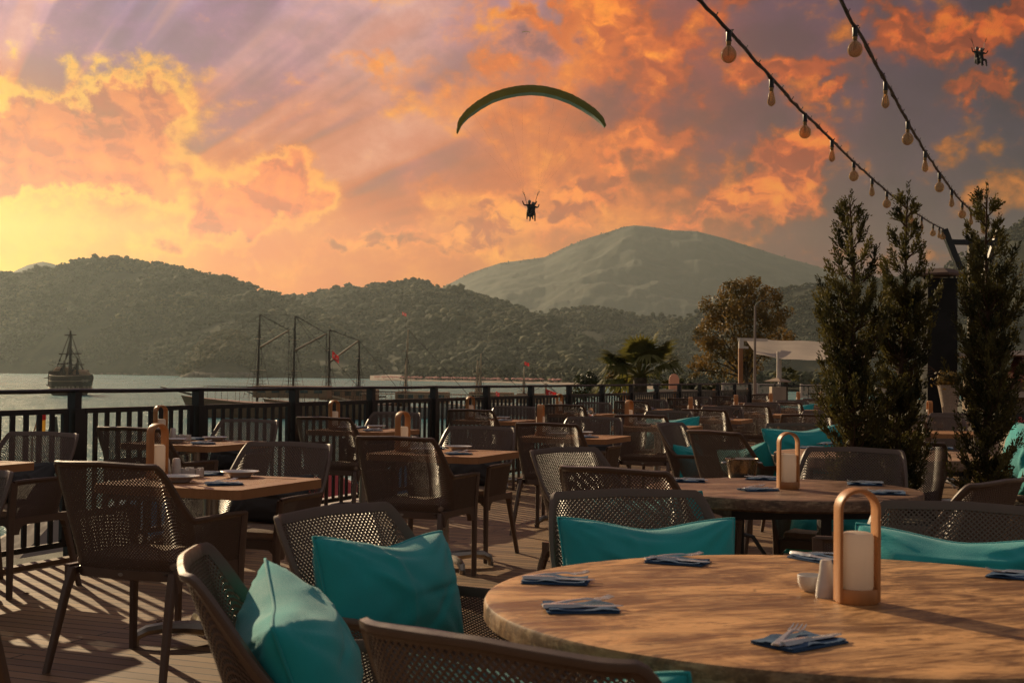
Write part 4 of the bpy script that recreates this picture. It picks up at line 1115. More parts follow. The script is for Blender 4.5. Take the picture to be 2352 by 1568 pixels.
# ------------------------------------------------------------------ trees and plants near the terrace
def leaf_quads(C, N_, size, rng, aspect=.55):
    """Leaf sized quads: centres, rough facing normals and sizes."""
    n = len(C); C = np.asarray(C); N_ = np.asarray(N_) + rng.normal(0, .55, (n, 3)); N_ /= np.linalg.norm(N_, axis=1)[:, None] + 1e-9
    a = np.cross(N_, rng.normal(0, 1, (n, 3))); a /= np.linalg.norm(a, axis=1)[:, None] + 1e-9
    b = np.cross(N_, a); s = (size * rng.uniform(.6, 1.35, n))[:, None]
    bend = N_ * s * rng.uniform(-.25, .25, n)[:, None]
    V = np.stack([C - a * s, C - b * s * aspect + bend, C + a * s, C + b * s * aspect + bend], 1).reshape(-1, 3)
    return V, np.arange(4 * n, dtype=np.int32).reshape(-1, 4)
barkm = mat('grey_bark', (.13, .09, .06), .9, 1.0, 8, c2=(.045, .032, .022), bump=.6, bscale=30)
def leafy_tree(name, label, cat, base, trunk_h, lobes, nleaf, leaf, matl, seed, limbs=True, group=None):
    rng = np.random.default_rng(seed); rnd = random.Random(seed)
    t = thing(name, label, cat, base, group=group)
    C, N_ = [], []
    tot = sum(l[3] ** 2 for l in lobes)
    for (x, y, z, r_) in lobes:
        n = int(nleaf * r_ ** 2 / tot); k = max(int(14 + 10 * r_), 8)
        cc = rng.normal(0, 1, (k, 3)); cc /= np.linalg.norm(cc, axis=1)[:, None]; cc *= (r_ * rng.uniform(.45, .98, k))[:, None]
        pk = rng.integers(0, k, n)
        d = rng.normal(0, 1, (n, 3)); d /= np.linalg.norm(d, axis=1)[:, None]
        rad = r_ * .34 * rng.uniform(.35, 1.0, n) ** .6
        C.append(np.array([x, y, z]) + cc[pk] + d * rad[:, None] * np.array([1, 1, .8])); N_.append(d + np.array([0, 0, .3]))
    V, FC = leaf_quads(np.concatenate(C), np.concatenate(N_), leaf, rng)
    np_mesh('crown', V, FC, matl, t)
    m = MB(); top = Vector((rnd.uniform(-.2, .2), 0, trunk_h))
    r0_ = trunk_h * .045 + .04
    m.tube([(0, 0, -.3), (0, 0, 0), top * .5 + Vector((.05, 0, 0)), top], [r0_ * 1.4, r0_ * 1.15, r0_ * .9, r0_ * .75], 10)
    for (x, y, z, r_) in lobes:
        e = Vector((x, y, z)); mid = top.lerp(e, .5) + Vector((rnd.uniform(-.2, .2), rnd.uniform(-.2, .2), r_ * .15))
        m.tube([top - Vector((0, 0, .15)), mid, e], [r0_ * .5, r0_ * .3, r0_ * .1], 6)
        for q in range(4):
            a = Vector((rnd.gauss(0, 1), rnd.gauss(0, 1), rnd.gauss(.3, .8))).normalized() * r_ * .8
            m.tube([mid.lerp(e, .5), e + a * .5, e + a], [r0_ * .2, r0_ * .1, r0_ * .03], 4)
    m.build('trunk', barkm, t, smooth=True)
    return t
plane = mat('plane_leaves', (.27, .155, .036), .6, 1.0, 1.1, c2=(.085, .066, .018), thin=.4, det=5)
bushm = mat('glossy_bush_leaves', (.075, .075, .020), .55, 1.0, 2, c2=(.022, .030, .012), thin=.3)
tb = A(1712, 905, 70)
def TP(x, y, dy=0.0): 
    q = A(x, y, 70); return (q.x - tb.x, dy, q.z + .6)
k7 = 70 / F
leafy_tree('plane_tree', 'big round plane tree with browning leaves behind the pale canopy', 'tree', (tb.x, tb.y, -.6), 1.9,
   [TP(1712, 690) + (62 * k7,), TP(1660, 700, .8) + (46 * k7,), TP(1765, 720, -.6) + (52 * k7,), TP(1650, 755, .5) + (50 * k7,), TP(1722, 760, -.9) + (70 * k7,), TP(1785, 775, .3) + (42 * k7,),
    TP(1612, 785, -.2) + (30 * k7,), TP(1640, 830, .2) + (48 * k7,), TP(1712, 830, .9) + (56 * k7,), TP(1690, 660, .2) + (30 * k7,), TP(1740, 665, .4) + (32 * k7,), TP(1600, 850, .1) + (22 * k7,)], 15000, .075, plane, 5)
for k, (x, y, Y, lob, lab) in enumerate([
    (1345, 905, 55, [(0, 0, .3, .55), (-.45, 0, .0, .45), (.45, .1, .25, .5), (.1, .2, .62, .36), (-.2, -.2, .55, .3)], 'dark green bush behind the railing just left of the palm'),
    (1425, 905, 50, [(0, 0, .45, .5), (-.3, .1, .75, .34), (.1, 0, .1, .4)], 'yellowing bush against the left side of the palm'),
    (1560, 905, 62, [(0, 0, .2, .5), (.5, .2, .15, .45), (-.5, .1, .25, .4)], 'low green bush between the palm and the plane tree'),
    (1640, 912, 48, [(0, 0, .15, .45), (.45, .1, .1, .4), (-.4, 0, .1, .36)], 'low green bush in front of the plane tree')]):
    q = A(x, y, Y); leafy_tree('bush', lab, 'bush', (q.x, q.y, q.z), .2, lob, 2600, .055, plane if k == 1 else bushm, 60 + k, group='bushes beyond the railing')
# fan palm
q = A(1470, 915, 46); t = thing('fan_palm', 'fan palm with a skirt of dry fronds behind the railing', 'palm', (q.x, q.y, q.z - .95)); t.scale = (1.5, 1.5, 1.38)
palmm = mat('palm_fronds', (.17, .15, .035), .75, .8, 2, c2=(.07, .075, .02), thin=.4); drym = mat('dry_palm_fronds', (.16, .085, .035), .8, 1.0, 3, c2=(.06, .035, .018), thin=.15)
def frond(m, base, dirv, L_, fan, rnd, n=20, droop=.25):
    d = Vector(dirv).normalized(); side = d.cross(Vector((0, 0, 1))); side = side.normalized() if side.length > .01 else Vector((1, 0, 0)); upv = side.cross(d)
    hub = Vector(base) + d * L_ * .55 - Vector((0, 0, .04)); m.tube([base, Vector(base) + d * L_ * .3 + Vector((0, 0, .02)), hub], .014, 4)
    for k in range(n):
        a = -1.25 + 2.5 * k / (n - 1) + rnd.uniform(-.03, .03); dd = (d * math.cos(a) + side * math.sin(a)); l = fan * (1 - .25 * abs(a) / 1.25) * rnd.uniform(.9, 1.05)
        w = .042; pr = dd.cross(upv).normalized() * w
        p1_ = hub + dd * l * .55 + upv * .03; p2_ = hub + dd * l - Vector((0, 0, droop * l * rnd.uniform(.6, 1.3)))
        i = len(m.v); m.add([hub, p1_ - pr, p1_ + pr, p1_ + upv * .012, p2_], [(0, 1, 3), (0, 3, 2), (1, 4, 3), (3, 4, 2)])
rnd = random.Random(3); m = MB(); ctr = Vector((0, 0, 1.22))
for k in range(30):
    a = rnd.uniform(0, 6.28); e = rnd.uniform(-.25, 1.35); frond(m, ctr, (math.cos(a) * math.cos(e), math.sin(a) * math.cos(e), math.sin(e)), rnd.uniform(.95, 1.35), rnd.uniform(.58, .78), rnd, droop=.2 if e > .5 else .5)
frond(m, ctr, (.08, 0, 1), 1.5, .35, rnd, n=5); m.build('crown', palmm, t, fix=False)
m = MB()
for k in range(34):
    a = rnd.uniform(0, 6.28); frond(m, ctr - Vector((0, 0, rnd.uniform(.1, .6))), (math.cos(a) * .6, math.sin(a) * .6, -.9), rnd.uniform(.5, .8), .45, rnd, n=10, droop=.6)
m.build('dry_skirt', drym, t, fix=False)
m = MB(); m.tube([(0, 0, -.3), (0, 0, .5), (0, 0, 1.2)], [.22, .17, .15], 10); m.build('trunk', barkm, t, smooth=True)
q = A(1805, 905, 75); t = thing('fan_palm', 'smaller fan palm under the pale canopy beside its white post', 'palm', (q.x, q.y, q.z)); m = MB()
for k in range(18):
    a = rnd.uniform(0, 6.28); e = rnd.uniform(-.2, 1.2); frond(m, (0, 0, .9), (math.cos(a) * math.cos(e), math.sin(a) * math.cos(e), math.sin(e)), .8, .5, rnd, droop=.4)
m.build('crown', palmm, t, fix=False); m = MB(); m.tube([(0, 0, -.5), (0, 0, .9)], .12, 8); m.build('trunk', barkm, t)
# conifers in planters
conm = mat('conifer_sprays', (.150, .125, .032), .7, 1.0, 9, c2=(.026, .030, .010), thin=.32, det=5)
twig = mat('conifer_bark', (.085, .045, .025), .9, .6, 20)
def conifer(label, x, ytop, Y, wpx, seed, lean=0.0):
    rng = np.random.default_rng(seed); rnd = random.Random(seed)
    top = A(x, ytop, Y); Ht = top.z - .42; base = Vector((top.x - lean, Y, .42)); W = wpx / F * Y * .82
    t = thing('conifer', label, 'conifer', (base.x, base.y, 0), group='conifers in black planters')
    Vs, Fs = [], []; tw = MB(); nb = 0
    def trunk(z): return Vector((lean * (z / Ht) ** 1.5 + .012 * math.sin(z * 5 + seed), .012 * math.cos(z * 4 + seed), .42 + z))
    tw.tube([trunk(Ht * k / 14) for k in range(15)], [.022 * (1 - k / 15.5) + .002 for k in range(15)], 7)
    nbr = 170
    C, D, U, L = [], [], [], []
    def spray(p, d, ln, dens):
        """A feathery twig: a stem with short leaf sprays on both sides, thinning to its tip."""
        d = d.normalized(); s = d.cross(Vector((rnd.gauss(0, 1), rnd.gauss(0, 1), rnd.gauss(0, 1)))).normalized(); s2 = d.cross(s)
        n = max(int(ln * dens), 4)
        for k in range(n):
            f = (k + rnd.random()) / n; c = p + d * ln * f
            ang = rnd.uniform(0, 6.28); o = s * math.cos(ang) + s2 * math.sin(ang)
            C.append(c + o * .004); D.append(d * rnd.uniform(.7, 1.2) + o * rnd.uniform(.35, .9) + Vector((0, 0, .25))); L.append((.036 - .022 * f) * rnd.uniform(.7, 1.3))
    for k in range(nbr):
        h = rnd.random() * .70; z = Ht * (.02 + .95 * h)
        prof_ = (.80 + .20 * math.sin(h * 21 + seed * 2)) * (1 if h > .1 else .8) * (1 if h < .55 else .85)
        ln = W / 2 * prof_ * rnd.choice((.6, .85, 1.0, 1.1, 1.35)) * rnd.uniform(.85, 1.15) + .03
        a = rnd.uniform(0, 6.28); rise = .65 + .7 * h + rnd.uniform(-.15, .35)
        p0 = trunk(z); p1_ = p0 + Vector((math.cos(a), math.sin(a), rise * .45)) * ln * .55; p2_ = p1_ + Vector((math.cos(a) * .6, math.sin(a) * .6, rise * 1.05)) * ln * .6
        tw.tube([p0, p1_, p2_], [.0055, .0035, .001], 4)
        for q in range(int(9 + ln * 26)):
            f = rnd.uniform(.12, 1.0); c = p0.lerp(p1_, f * 2) if f < .5 else p1_.lerp(p2_, f * 2 - 1)
            dd = (p2_ - p0).normalized() * .9 + Vector((rnd.gauss(0, .5), rnd.gauss(0, .5), rnd.uniform(.1, .7)))
            spray(c, dd, rnd.uniform(.035, .095) * (1.15 - .4 * f), 200)
        spray(p2_, (p2_ - p1_).normalized() + Vector((0, 0, .5)), rnd.uniform(.06, .12), 240)
    npl = 15                                  # open crown: separate plumes sweeping up from the leader
    for k in range(npl):
        hh = k / (npl - 1); z = Ht * (.60 + .36 * hh); a = k * 2.4 + rnd.uniform(-.5, .5)
        ln = (W * .66 * (1 - hh) ** .8 + .07) * rnd.uniform(.75, 1.15); rise = 1.15 + .5 * hh + rnd.uniform(-.25, .25)
        d0 = Vector((math.cos(a), math.sin(a), rise * .55)).normalized(); d1 = Vector((math.cos(a) * .5, math.sin(a) * .5, rise)).normalized()
        p0 = trunk(z); p1_ = p0 + d0 * ln * .5; p2_ = p1_ + d1 * ln * .55
        tw.tube([p0, p1_, p2_], [.006, .0035, .001], 4)
        nq = int(10 + ln * 62)
        for q in range(nq):
            f = .22 + .78 * (q + rnd.random()) / nq; c = p0.lerp(p1_, f * 2) if f < .5 else p1_.lerp(p2_, f * 2 - 1)
            ax = d0.lerp(d1, f); o = Vector((rnd.gauss(0, 1), rnd.gauss(0, 1), rnd.gauss(0, 1))); o = (o - ax * o.dot(ax)).normalized()
            spray(c, ax + o * rnd.uniform(.25, .75), (.085 * (1 - .72 * f) + .02) * rnd.uniform(.7, 1.2), 190)
        spray(p2_, d1, .06, 200)
    for k in range(26):
        z = Ht * (.62 + .38 * k / 25); o = Vector((rnd.gauss(0, 1), rnd.gauss(0, 1), 0)).normalized()
        spray(trunk(z), Vector((0, 0, 1)) + o * .55, .07 * (1 - .4 * k / 25), 200)
    spray(trunk(Ht), Vector((.05, 0, 1)), .09, 200)
    C = np.array([c[:] for c in C]); D = np.array([d[:] for d in D]); D /= np.linalg.norm(D, axis=1)[:, None]; L = np.array(L)[:, None]
    sd_ = np.cross(D, rng.normal(0, 1, D.shape)); sd_ /= np.linalg.norm(sd_, axis=1)[:, None] + 1e-9; w = .0044
    V = np.stack([C - sd_ * w * .6, C + D * L * .45 - sd_ * w, C + D * L, C + D * L * .45 + sd_ * w], 1).reshape(-1, 3)
    FC = np.arange(len(V), dtype=np.int32).reshape(-1, 4)
    np_mesh('crown', V, FC, conm, t); tw.build('trunk', twig, t, smooth=True)
    pb = thing('planter', PLN[seed], 'planter', (base.x, base.y, 0), group='black planters')
    m = MB(); m.rbox((0, 0, .22), (.40, .40, .44), .012); m.build('box', black, pb); m = MB(); m.box((0, 0, .444), (.37, .37, .006)); m.build('soil', mat('potting_soil', (.05, .035, .025), .95, .8, 30, bump=.8), pb)
    return t
PLN = {1: 'black square planter under the leftmost conifer', 2: 'black square planter under the middle conifer', 3: 'black square planter under the tallest right conifer', 4: 'black planter hidden at the right edge under a clipped conifer'}
conifer('leftmost tall conifer with many upright tips', 1955, 468, 7.7, 185, 1, -.02)
conifer('middle tall conifer with a thin crooked top', 2088, 452, 7.8, 140, 2, .06)
conifer('rightmost full conifer standing before the black pillar', 2268, 450, 7.5, 165, 3, .0)
conifer('shorter conifer cut off by the right edge', 2425, 620, 8.6, 120, 4, .0)
# ------------------------------------------------------------------ string lights and their mast
def str_pts(x0, i0, K_, n, ylist):
    return None
glassm = bpy.data.materials.new('amber_bulb_glass'); glassm.use_nodes = True
t_ = glassm.node_tree; N = NT(t_); b_ = t_.nodes['Principled BSDF']
b_.inputs['Base Color'].default_value = (.50, .33, .17, 1); b_.inputs['Roughness'].default_value = .06; b_.inputs['Specular IOR Level'].default_value = .6
trn = N.n('ShaderNodeBsdfTransparent'); trn.inputs[0].default_value = (.80, .66, .48, 1); ms = N.n('ShaderNodeMixShader')
lw = N.n('ShaderNodeLayerWeight'); lw.inputs[0].default_value = .35
N.put(ms.inputs[0], N.mr(lw.outputs['Facing'], 0, 1, .22, .85, 'LINEAR')); N.L.new(trn.outputs[0], ms.inputs[1]); N.L.new(b_.outputs[0], ms.inputs[2]); N.L.new(ms.outputs[0], t_.nodes['Material Output'].inputs[0])
brass = mat('brass_cap', (.30, .17, .07), .35, .4, 40, metal=.9)
def make_bulb(pear):
    t = thing('light_bulb', 'unlit amber bulb kept for copying', 'light bulb', group='bulbs on the light strings')
    m = MB(); m.lathe([(0, .012), (.011, .012), (.014, .004), (.0135, -.038), (.016, -.040), (.016, -.046), (0, -.046)], 12); m.tube([(-.018, 0, .006), (-.006, 0, .010), (.006, 0, .010), (.020, 0, .013)], .0035, 5); m.build('socket', black, t, smooth=True)
    m = MB(); m.lathe([(.0125, -.046), (.013, -.062), (.011, -.066)], 14); m.build('cap', brass, t, smooth=True)
    m = MB()
    if pear: pr = [(.011, -.064), (.013, -.072), (.020, -.100), (.0245, -.125), (.0235, -.138), (.016, -.149), (.006, -.155), (.0, -.158)]
    else: pr = [(.0115, -.064), (.014, -.070), (.026, -.080), (.0365, -.095), (.0405, -.115), (.037, -.134), (.026, -.148), (.012, -.155), (0, -.157)]
    m.lathe(pr, 22); m.build('globe', glassm, t, smooth=True)
    m = MB(); zb = -.125 if pear else -.118
    for k in range(4):
        a = k * 1.57; x, y = .0065 * math.cos(a), .0065 * math.sin(a); m.tube([(x * .4, y * .4, -.066), (x, y, -.080), (x, y, zb)], .0010, 4)
    m.build('filament', brass, t)
    return t
BULB = {}
BZ = 20.0
def light_string(label, pix, q0, bulbs, first_kind, who):
    """pix: cable samples (x, y); depth follows the even spacing of the bulbs."""
    X8, KK = q0
    def depth(x): return KK / (X8 - x)
    xs_, ys_ = zip(*pix); x_ = np.linspace(xs_[0], xs_[-1], 70)
    x_ = X8 - 1 / np.linspace(1 / (X8 - xs_[0]), 1 / (X8 - xs_[-1]), 90)
    pts = [A(float(x), float(np.interp(x, xs_, ys_)), depth(float(x))) for x in x_]
    m = MB(); rnd = random.Random(len(pix))
    jit = [p + Vector((rnd.gauss(0, .003), 0, rnd.gauss(0, .003))) for p in pts]
    m.tube(jit, .0095, 6)
    m.tube([p + Vector((.010 * math.cos(i * 1.9), 0, .010 * math.sin(i * 1.9))) for i, p in enumerate(pts)], .0045, 4)
    for i, p in enumerate(pts):
        if i % 2 == 0: m.tube([p, p + Vector((.012, -.004, .022))], .003, 4)
    o = m.build('light_string', black); tag(o, label, 'string light')
    sc_max = 0
    for k, (bx, by) in enumerate(bulbs):
        pear = (k + first_kind) % 2 == 1; dz = depth(bx)
        if pear not in BULB: BULB[pear] = make_bulb(pear); o = BULB[pear]
        else: o = copy_tree(BULB[pear])
        o.matrix_basis = Matrix.Translation(A(bx, by, dz) - Vector((0, 0, .006))) @ Matrix.Rotation(k * .9, 4, 'Z')
        o.scale = (1.0, 1.0, 1.0)
        tag(o, f'{"slim pear" if pear else "round"} amber bulb, {ORDX[k]} visible down the {who} light string', 'light bulb', 'bulbs on the light strings')
ORDX = ['first', 'second', 'third', 'fourth', 'fifth', 'sixth', 'seventh', 'eighth', 'ninth', 'tenth', 'eleventh', 'twelfth', 'thirteenth']
light_string('left string of bulbs on a black cable running down to the mast', [(1560, -52), (1607, 0), (1673, 71), (1772, 181), (1848, 262), (1911, 322), (1960, 371), (2003, 410), (2037, 440), (2068, 466), (2094, 484), (2116, 497), (2143, 515), (2168, 527)],
    (2425, 20.0 * (2425 - 2168)), [(1674, 72), (1772, 181), (1849, 262), (1911, 322), (1961, 371), (2003, 410), (2037, 440), (2068, 466), (2094, 484), (2117, 498), (2143, 515), (2157, 521), (2165, 525)], 0, 'left')
light_string('right string of bulbs on a black cable running down to the mast', [(1895, -75), (1930, 0), (1963, 60), (2033, 187), (2085, 280), (2124, 347), (2158, 398), (2186, 436), (2210, 465), (2233, 485), (2262, 505), (2295, 527)],
    (2480, 20.0 * (2480 - 2295)), [(1964, 62), (2034, 189), (2085, 280), (2125, 347), (2158, 398), (2186, 436), (2210, 465), (2230, 483), (2262, 508), (2283, 521)], 0, 'right')
t = thing('light_mast', 'dark steel mast with a forked top carrying both light strings', 'mast', (A(2232, 700, 20).x, 20, 0))
def LM(x, y): return A(x, y, 20) - Vector((A(2232, 700, 20).x, 20, 0))
m = MB(); m.bar((0, 0, 0), LM(2232, 556), .10, .10); m.build('pole', black, t)
m = MB(); m.bar(LM(2186, 556), LM(2300, 558), .075, .075); m.build('crossbar', black, t)
m = MB(); m.bar(LM(2206, 620), LM(2168, 527), .09, .09); m.build('arm', black, t)
m = MB(); m.bar(LM(2260, 640), LM(2296, 527), .09, .09); m.build('arm', black, t)
# black pillar heater with its lid
c = A(2156, 930, 19.0); w_ = 68 / F * 19; t = thing('pillar', 'tall matt black pillar with a flat lid behind the conifers', 'pillar', (c.x, 19.0, 0))
zt = A(2156, 640, 19).z; m = MB(); m.box((0, 0, zt / 2), (w_, w_ * .8, zt)); m.build('shaft', mat('matt_black_panel', (.006, .006, .006), .9, .3, 4), t)
m = MB()
for sx in (-1, 1):
    for sy in (-1, 1): m2 = MB(); m2.box((sx * w_ * .42, sy * w_ * .3, zt + .04), (.03, .03, .08)); m2.build('lid_support', black, t)
zl = A(2156, 626, 19).z; m = MB(); m.lathe([(0, zl + .06), (w_ * .5, zl + .05), (w_ * .95, zl - .02), (w_ * .95, zl - .05), (0, zl - .05)], 4); m.build('lid', mat('rusty_lid', (.10, .055, .04), .7, .5, 6), t)
# ------------------------------------------------------------------ ground and small buildings beyond the terrace
grm = mat('dry_ground', (.13, .115, .075), .95, 1.0, .35, c2=(.06, .065, .035), det=7)
m = MB(); gp = [K(30, .7), K(-4, .7)]
m.add([(2.2, 36, -.6), (60, 30, -.6), (160, 120, -.8), (140, 330, -3.0), (60, 420, -6.3), (26, 200, -3.4), (10.5, 90, -1.4), (5.5, 52, -.8)], [(0, 1, 2, 3, 4, 5, 6, 7)])
tag(m.build('ground', grm, fix=False), kind='structure')
m = MB(); m.add([(8, 14, -.06), (60, -6, -.06), (60, 31, -.5), (8, 40, -.5)], [(0, 1, 2, 3)]); tag(m.build('path', mat('pale_paving', (.22, .18, .14), .9, .5, 2, det=6), fix=False), kind='structure')
# pale canopy
cw = mat('cream_canvas', (.56, .46, .38), .85, .25, 1.5, thin=.25); post_w = mat('oiled_timber', (.36, .16, .07), .7, .6, 6, stretch=(4, 4, .5)); wht = mat('white_paint', (.62, .55, .48), .6, .3, 4)
Yc = 42.0; o0 = A(1702, 905, Yc); t = thing('shade_canopy', 'cream fabric canopy on a timber post and a white post', 'canopy', (o0.x, o0.y, 0))
def CP(x, y, dy=0.0):
    q = A(x, y, Yc + dy); return q - Vector((o0.x, o0.y, 0))
m = MB(); n = 14; top = [(1712, 779), (1760, 780), (1820, 782), (1911, 786), (2010, 790)]; bot = [(1700, 812), (1760, 815), (1800, 826), (1911, 826), (2010, 822)]
tx, ty = zip(*top); bx_, by_ = zip(*bot); vs = []
for i in range(n + 1):
    for j in range(9):
        f = i / n; g = j / 8; xt = 1712 + f * 298; xb = 1738 + f * 272; yt = np.interp(xt, tx, ty); yb = np.interp(xb, bx_, by_)
        dy = 3.0 - 4.5 * g; x = xt + (xb - xt) * g; y = yt + (yb - yt) * g
        q = CP(float(x), float(y), dy); vs.append((q.x, q.y, q.z - .03 * math.sin(g * math.pi) + .015 * math.sin(f * 17 + g * 3)))
m.add(vs, [(i * 9 + j, (i + 1) * 9 + j, (i + 1) * 9 + j + 1, i * 9 + j + 1) for i in range(n) for j in range(8)]); m.build('canvas', cw, t, smooth='all', fix=False)
m = MB(); m.bar(CP(1701, 930), CP(1701, 800), .13, .13); m.build('post', post_w, t)
m = MB(); m.bar(CP(1702, 800), CP(1702, 778), .14, .14); m.bar(CP(1697, 779), CP(1760, 781, 1.5), .10, .09); m.bar(CP(1700, 797), CP(1716, 798, .5), .09, .07); m.build('beam', wht, t)
m = MB(); m.bar(CP(1791, 930, -1), CP(1791, 826, -1), .09, .09); m.build('post', wht, t)
# lamp post
q = A(1733, 925, 30); t = thing('lamp_post', 'slim pale lamp post rising before the plane tree', 'lamp post', (q.x, q.y, q.z)); m = MB()
m.tube([(0, 0, 0), (0, 0, (925 - 702) / F * 30)], [.034, .024], 8); m.build('pole', mat('weathered_post', (.30, .24, .20), .8, .5, 5), t, smooth=True)
m = MB(); z = (925 - 702) / F * 30; m.tube([(0, 0, z - .02), (.04, 0, z + .03), (.12, 0, z + .09)], .012, 6); m.box((.16, 0, z + .11), (.11, .06, .03)); m.build('lamp_head', black, t)
# glazed wind screens, gate lantern, thin black rail
glz = bpy.data.materials.new('frosted_screen'); glz.use_nodes = True; t_ = glz.node_tree; N = NT(t_); b_ = t_.nodes['Principled BSDF']
tc = N.n('ShaderNodeTexCoord').outputs['Object']; vz = N.n('ShaderNodeTexVoronoi'); N.put(vz.inputs['Vector'], tc); vz.inputs['Scale'].default_value = 14
N.put(b_.inputs['Base Color'], N.mix(N.mr(vz.outputs[0], .2, .5), (.16, .20, .17), (.46, .44, .36))); b_.inputs['Roughness'].default_value = .3; b_.inputs['Alpha'].default_value = .8
for k, (x0, x1, y0, y1, lab) in enumerate([(1660, 1735, 881, 912, 'patterned glass screen left of the lamp post'), (1738, 1790, 882, 912, 'patterned glass screen right of the lamp post'), (2014, 2062, 889, 915, 'patterned glass screen beside the leftmost conifer'), (1840, 1905, 884, 912, 'patterned glass screen right of the gate lantern')]):
    Y = 33.0; a, b = A(x0, y1, Y), A(x1, y0, Y); t = thing('glass_screen', lab, 'screen', ((a.x + b.x) / 2, Y, a.z), group='patterned glass screens'); w_, h_ = b.x - a.x, b.z - a.z
    m = MB(); m.box((0, 0, h_ / 2), (w_ - .06, .015, h_ - .06)); m.build('glass', glz, t)
    m = MB(); m.box((-w_ / 2, 0, h_ / 2), (.05, .04, h_ + .05)); m.box((w_ / 2, 0, h_ / 2), (.05, .04, h_ + .05)); m.box((0, 0, h_ - .01), (w_ - .05, .04, .035)); m.box((0, 0, .01), (w_ - .05, .04, .035)); m.build('frame', wht, t)
q = A(2916 / 1.6327, 945, 29); t = thing('gate_pier', 'pale gate pier with a small pyramid roofed lantern', 'gate pier', (q.x, q.y, q.z)); h_ = (945 - 888) / F * 29; w_ = .30
m = MB(); m.box((0, 0, h_ / 2), (w_, w_, h_)); m.build('pier', mat('pale_plaster', (.46, .36, .27), .85, .4, 3), t)
m = MB(); m.lathe([(0, h_ + .20), (w_ * .95, h_ + .12), (w_ * .95, h_ + .10), (0, h_ + .10)], 4); m.build('roof', mat('pale_tile', (.42, .30, .22), .8, .4, 4), t)
for sx in (-1, 1):
    m = MB(); m.box((sx * .07, -.05, h_ + .05), (.025, .025, .10)); m.build('bracket', black, t)
m = MB(); m.bar((.0, 0, h_ + .16), (.0, 0, h_ + .75), .045, .045); m.build('pole', wht, t)
t = thing('thin_railing', 'thin black railing with widely spaced bars left of the conifers', 'railing', A(1856, 935, 26.5)); b0_ = A(1856, 935, 26.5); b1_ = A(2100, 935, 27.5)
hz_ = A(1856, 885.5, 26.5).z - b0_.z; hb = A(1856, 904, 26.5).z - b0_.z; d = b1_ - b0_
m = MB(); m.bar((0, 0, hb), d + Vector((0, 0, hb)), .024, .024)
m.build('rail', black, t)
m = MB(); m.bar(Vector((-1.0, -.3, hz_)), d + Vector((0, 0, hz_ - .02)), .022, .022); m.build('rail', black, t)
for k in range(13):
    p = d * (k / 12); m = MB(); m.bar(p, p + Vector((0, 0, hb if k % 6 else hz_)), .016, .016); m.build('baluster', black, t)
# pink rounded board and grey tent edge behind the rail
q = A(1548, 905, 40); m = MB(); w_ = 17 / F * 40 / 2 * 1.35
ol = [(-w_, -.3), (w_, -.3), (w_, .32)] + [(w_ * math.cos(a), .32 + w_ * 1.25 * math.sin(a)) for a in np.linspace(.2, math.pi - .2, 10)] + [(-w_, .32)]
m.prism(ol, -.03, .03, 'y'); o = m.build('pink_board', mat('pink_board_paint', (.62, .30, .20), .7, .2, 3)); o.location = (q.x, q.y, A(1548, 888, 40).z - .12); tag(o, 'upright pink board with a rounded top behind the railing', 'board')
q = A(1560, 905, 38); m = MB(); e = [A(1440, 912, 38), A(1520, 893, 38), A(1640, 896, 38), A(1660, 912, 38)]
e2 = [p + Vector((.4, 3, -.15)) for p in e]; m.add([tuple(p - e[0]) for p in e + e2], [(0, 1, 5, 4), (1, 2, 6, 5), (2, 3, 7, 6), (0, 3, 2, 1), (4, 5, 6, 7)]); o = m.build('tent_roof', cw); o.location = e[0]; tag(o, 'low cream tent roof peeking over the railing right of the palm', 'tent roof')
# right edge: kiosk with tiles, counter and sign, woven planter
Yk = 17.5; o0 = A(2330, 1010, Yk); t = thing('kiosk', 'cream kiosk with red roof tiles and a black sign at the right edge', 'kiosk', (o0.x, o0.y, 0))
def KP(x, y, dy=0.0):
    q = A(x, y, Yk + dy); return q - Vector((o0.x, o0.y, 0))
def kbox(x0, y0, x1, y1, d0, d1, name, matl):
    a, b = KP(x0, y1, d0), KP(x1, y0, d0); m = MB(); m.box(((a.x + b.x) / 2, (a.y + d1 - d0 + a.y) / 2, (a.z + b.z) / 2), (b.x - a.x, d1 - d0, b.z - a.z)); return m.build(name, matl, t)
tile = plank_mat('red_roof_tiles', (.30, .085, .06), (.15, .045, .035), .09, .12, 0, gap=.008, bump=.8)
kbox(2318, 985, 2440, 1090, .0, 2.0, 'counter', mat('counter_render', (.40, .34, .28), .85, .3, 3))
kbox(2312, 950, 2440, 985, -.05, .3, 'sign_panel', black)
kbox(2300, 868, 2440, 950, .35, 1.9, 'wall', mat('kiosk_wall', (.34, .25, .17), .85, .5, 3))
kbox(2316, 900, 2440, 912, .1, .35, 'shelf', wht)
kbox(2302, 806, 2440, 815, -.3, 2.2, 'fascia', wht)
a, b, c_, d_ = KP(2312, 868, -.1), KP(2440, 868, -.1), KP(2440, 815, 1.2), KP(2330, 815, 1.2); m = MB(); m.add([a, b, c_, d_, a - Vector((0, 0, .05)), b - Vector((0, 0, .05)), c_ - Vector((0, 0, .05)), d_ - Vector((0, 0, .05))], [(0, 1, 2, 3), (7, 6, 5, 4), (0, 4, 5, 1), (1, 5, 6, 2), (2, 6, 7, 3), (3, 7, 4, 0)]); m.build('roof', tile, t)
tx_ = bpy.data.curves.new('lettering', 'FONT'); tx_.body = '& BA'; tx_.size = .105; tx_.shear = .25; tx_.extrude = .004; tmp = bpy.data.objects.new('lettering_curve', tx_); COL.objects.link(tmp)
lm_ = bpy.data.meshes.new_from_object(tmp); bpy.data.objects.remove(tmp); lo = bpy.data.objects.new('lettering', lm_); COL.objects.link(lo); lo.parent = t; lm_.materials.clear()
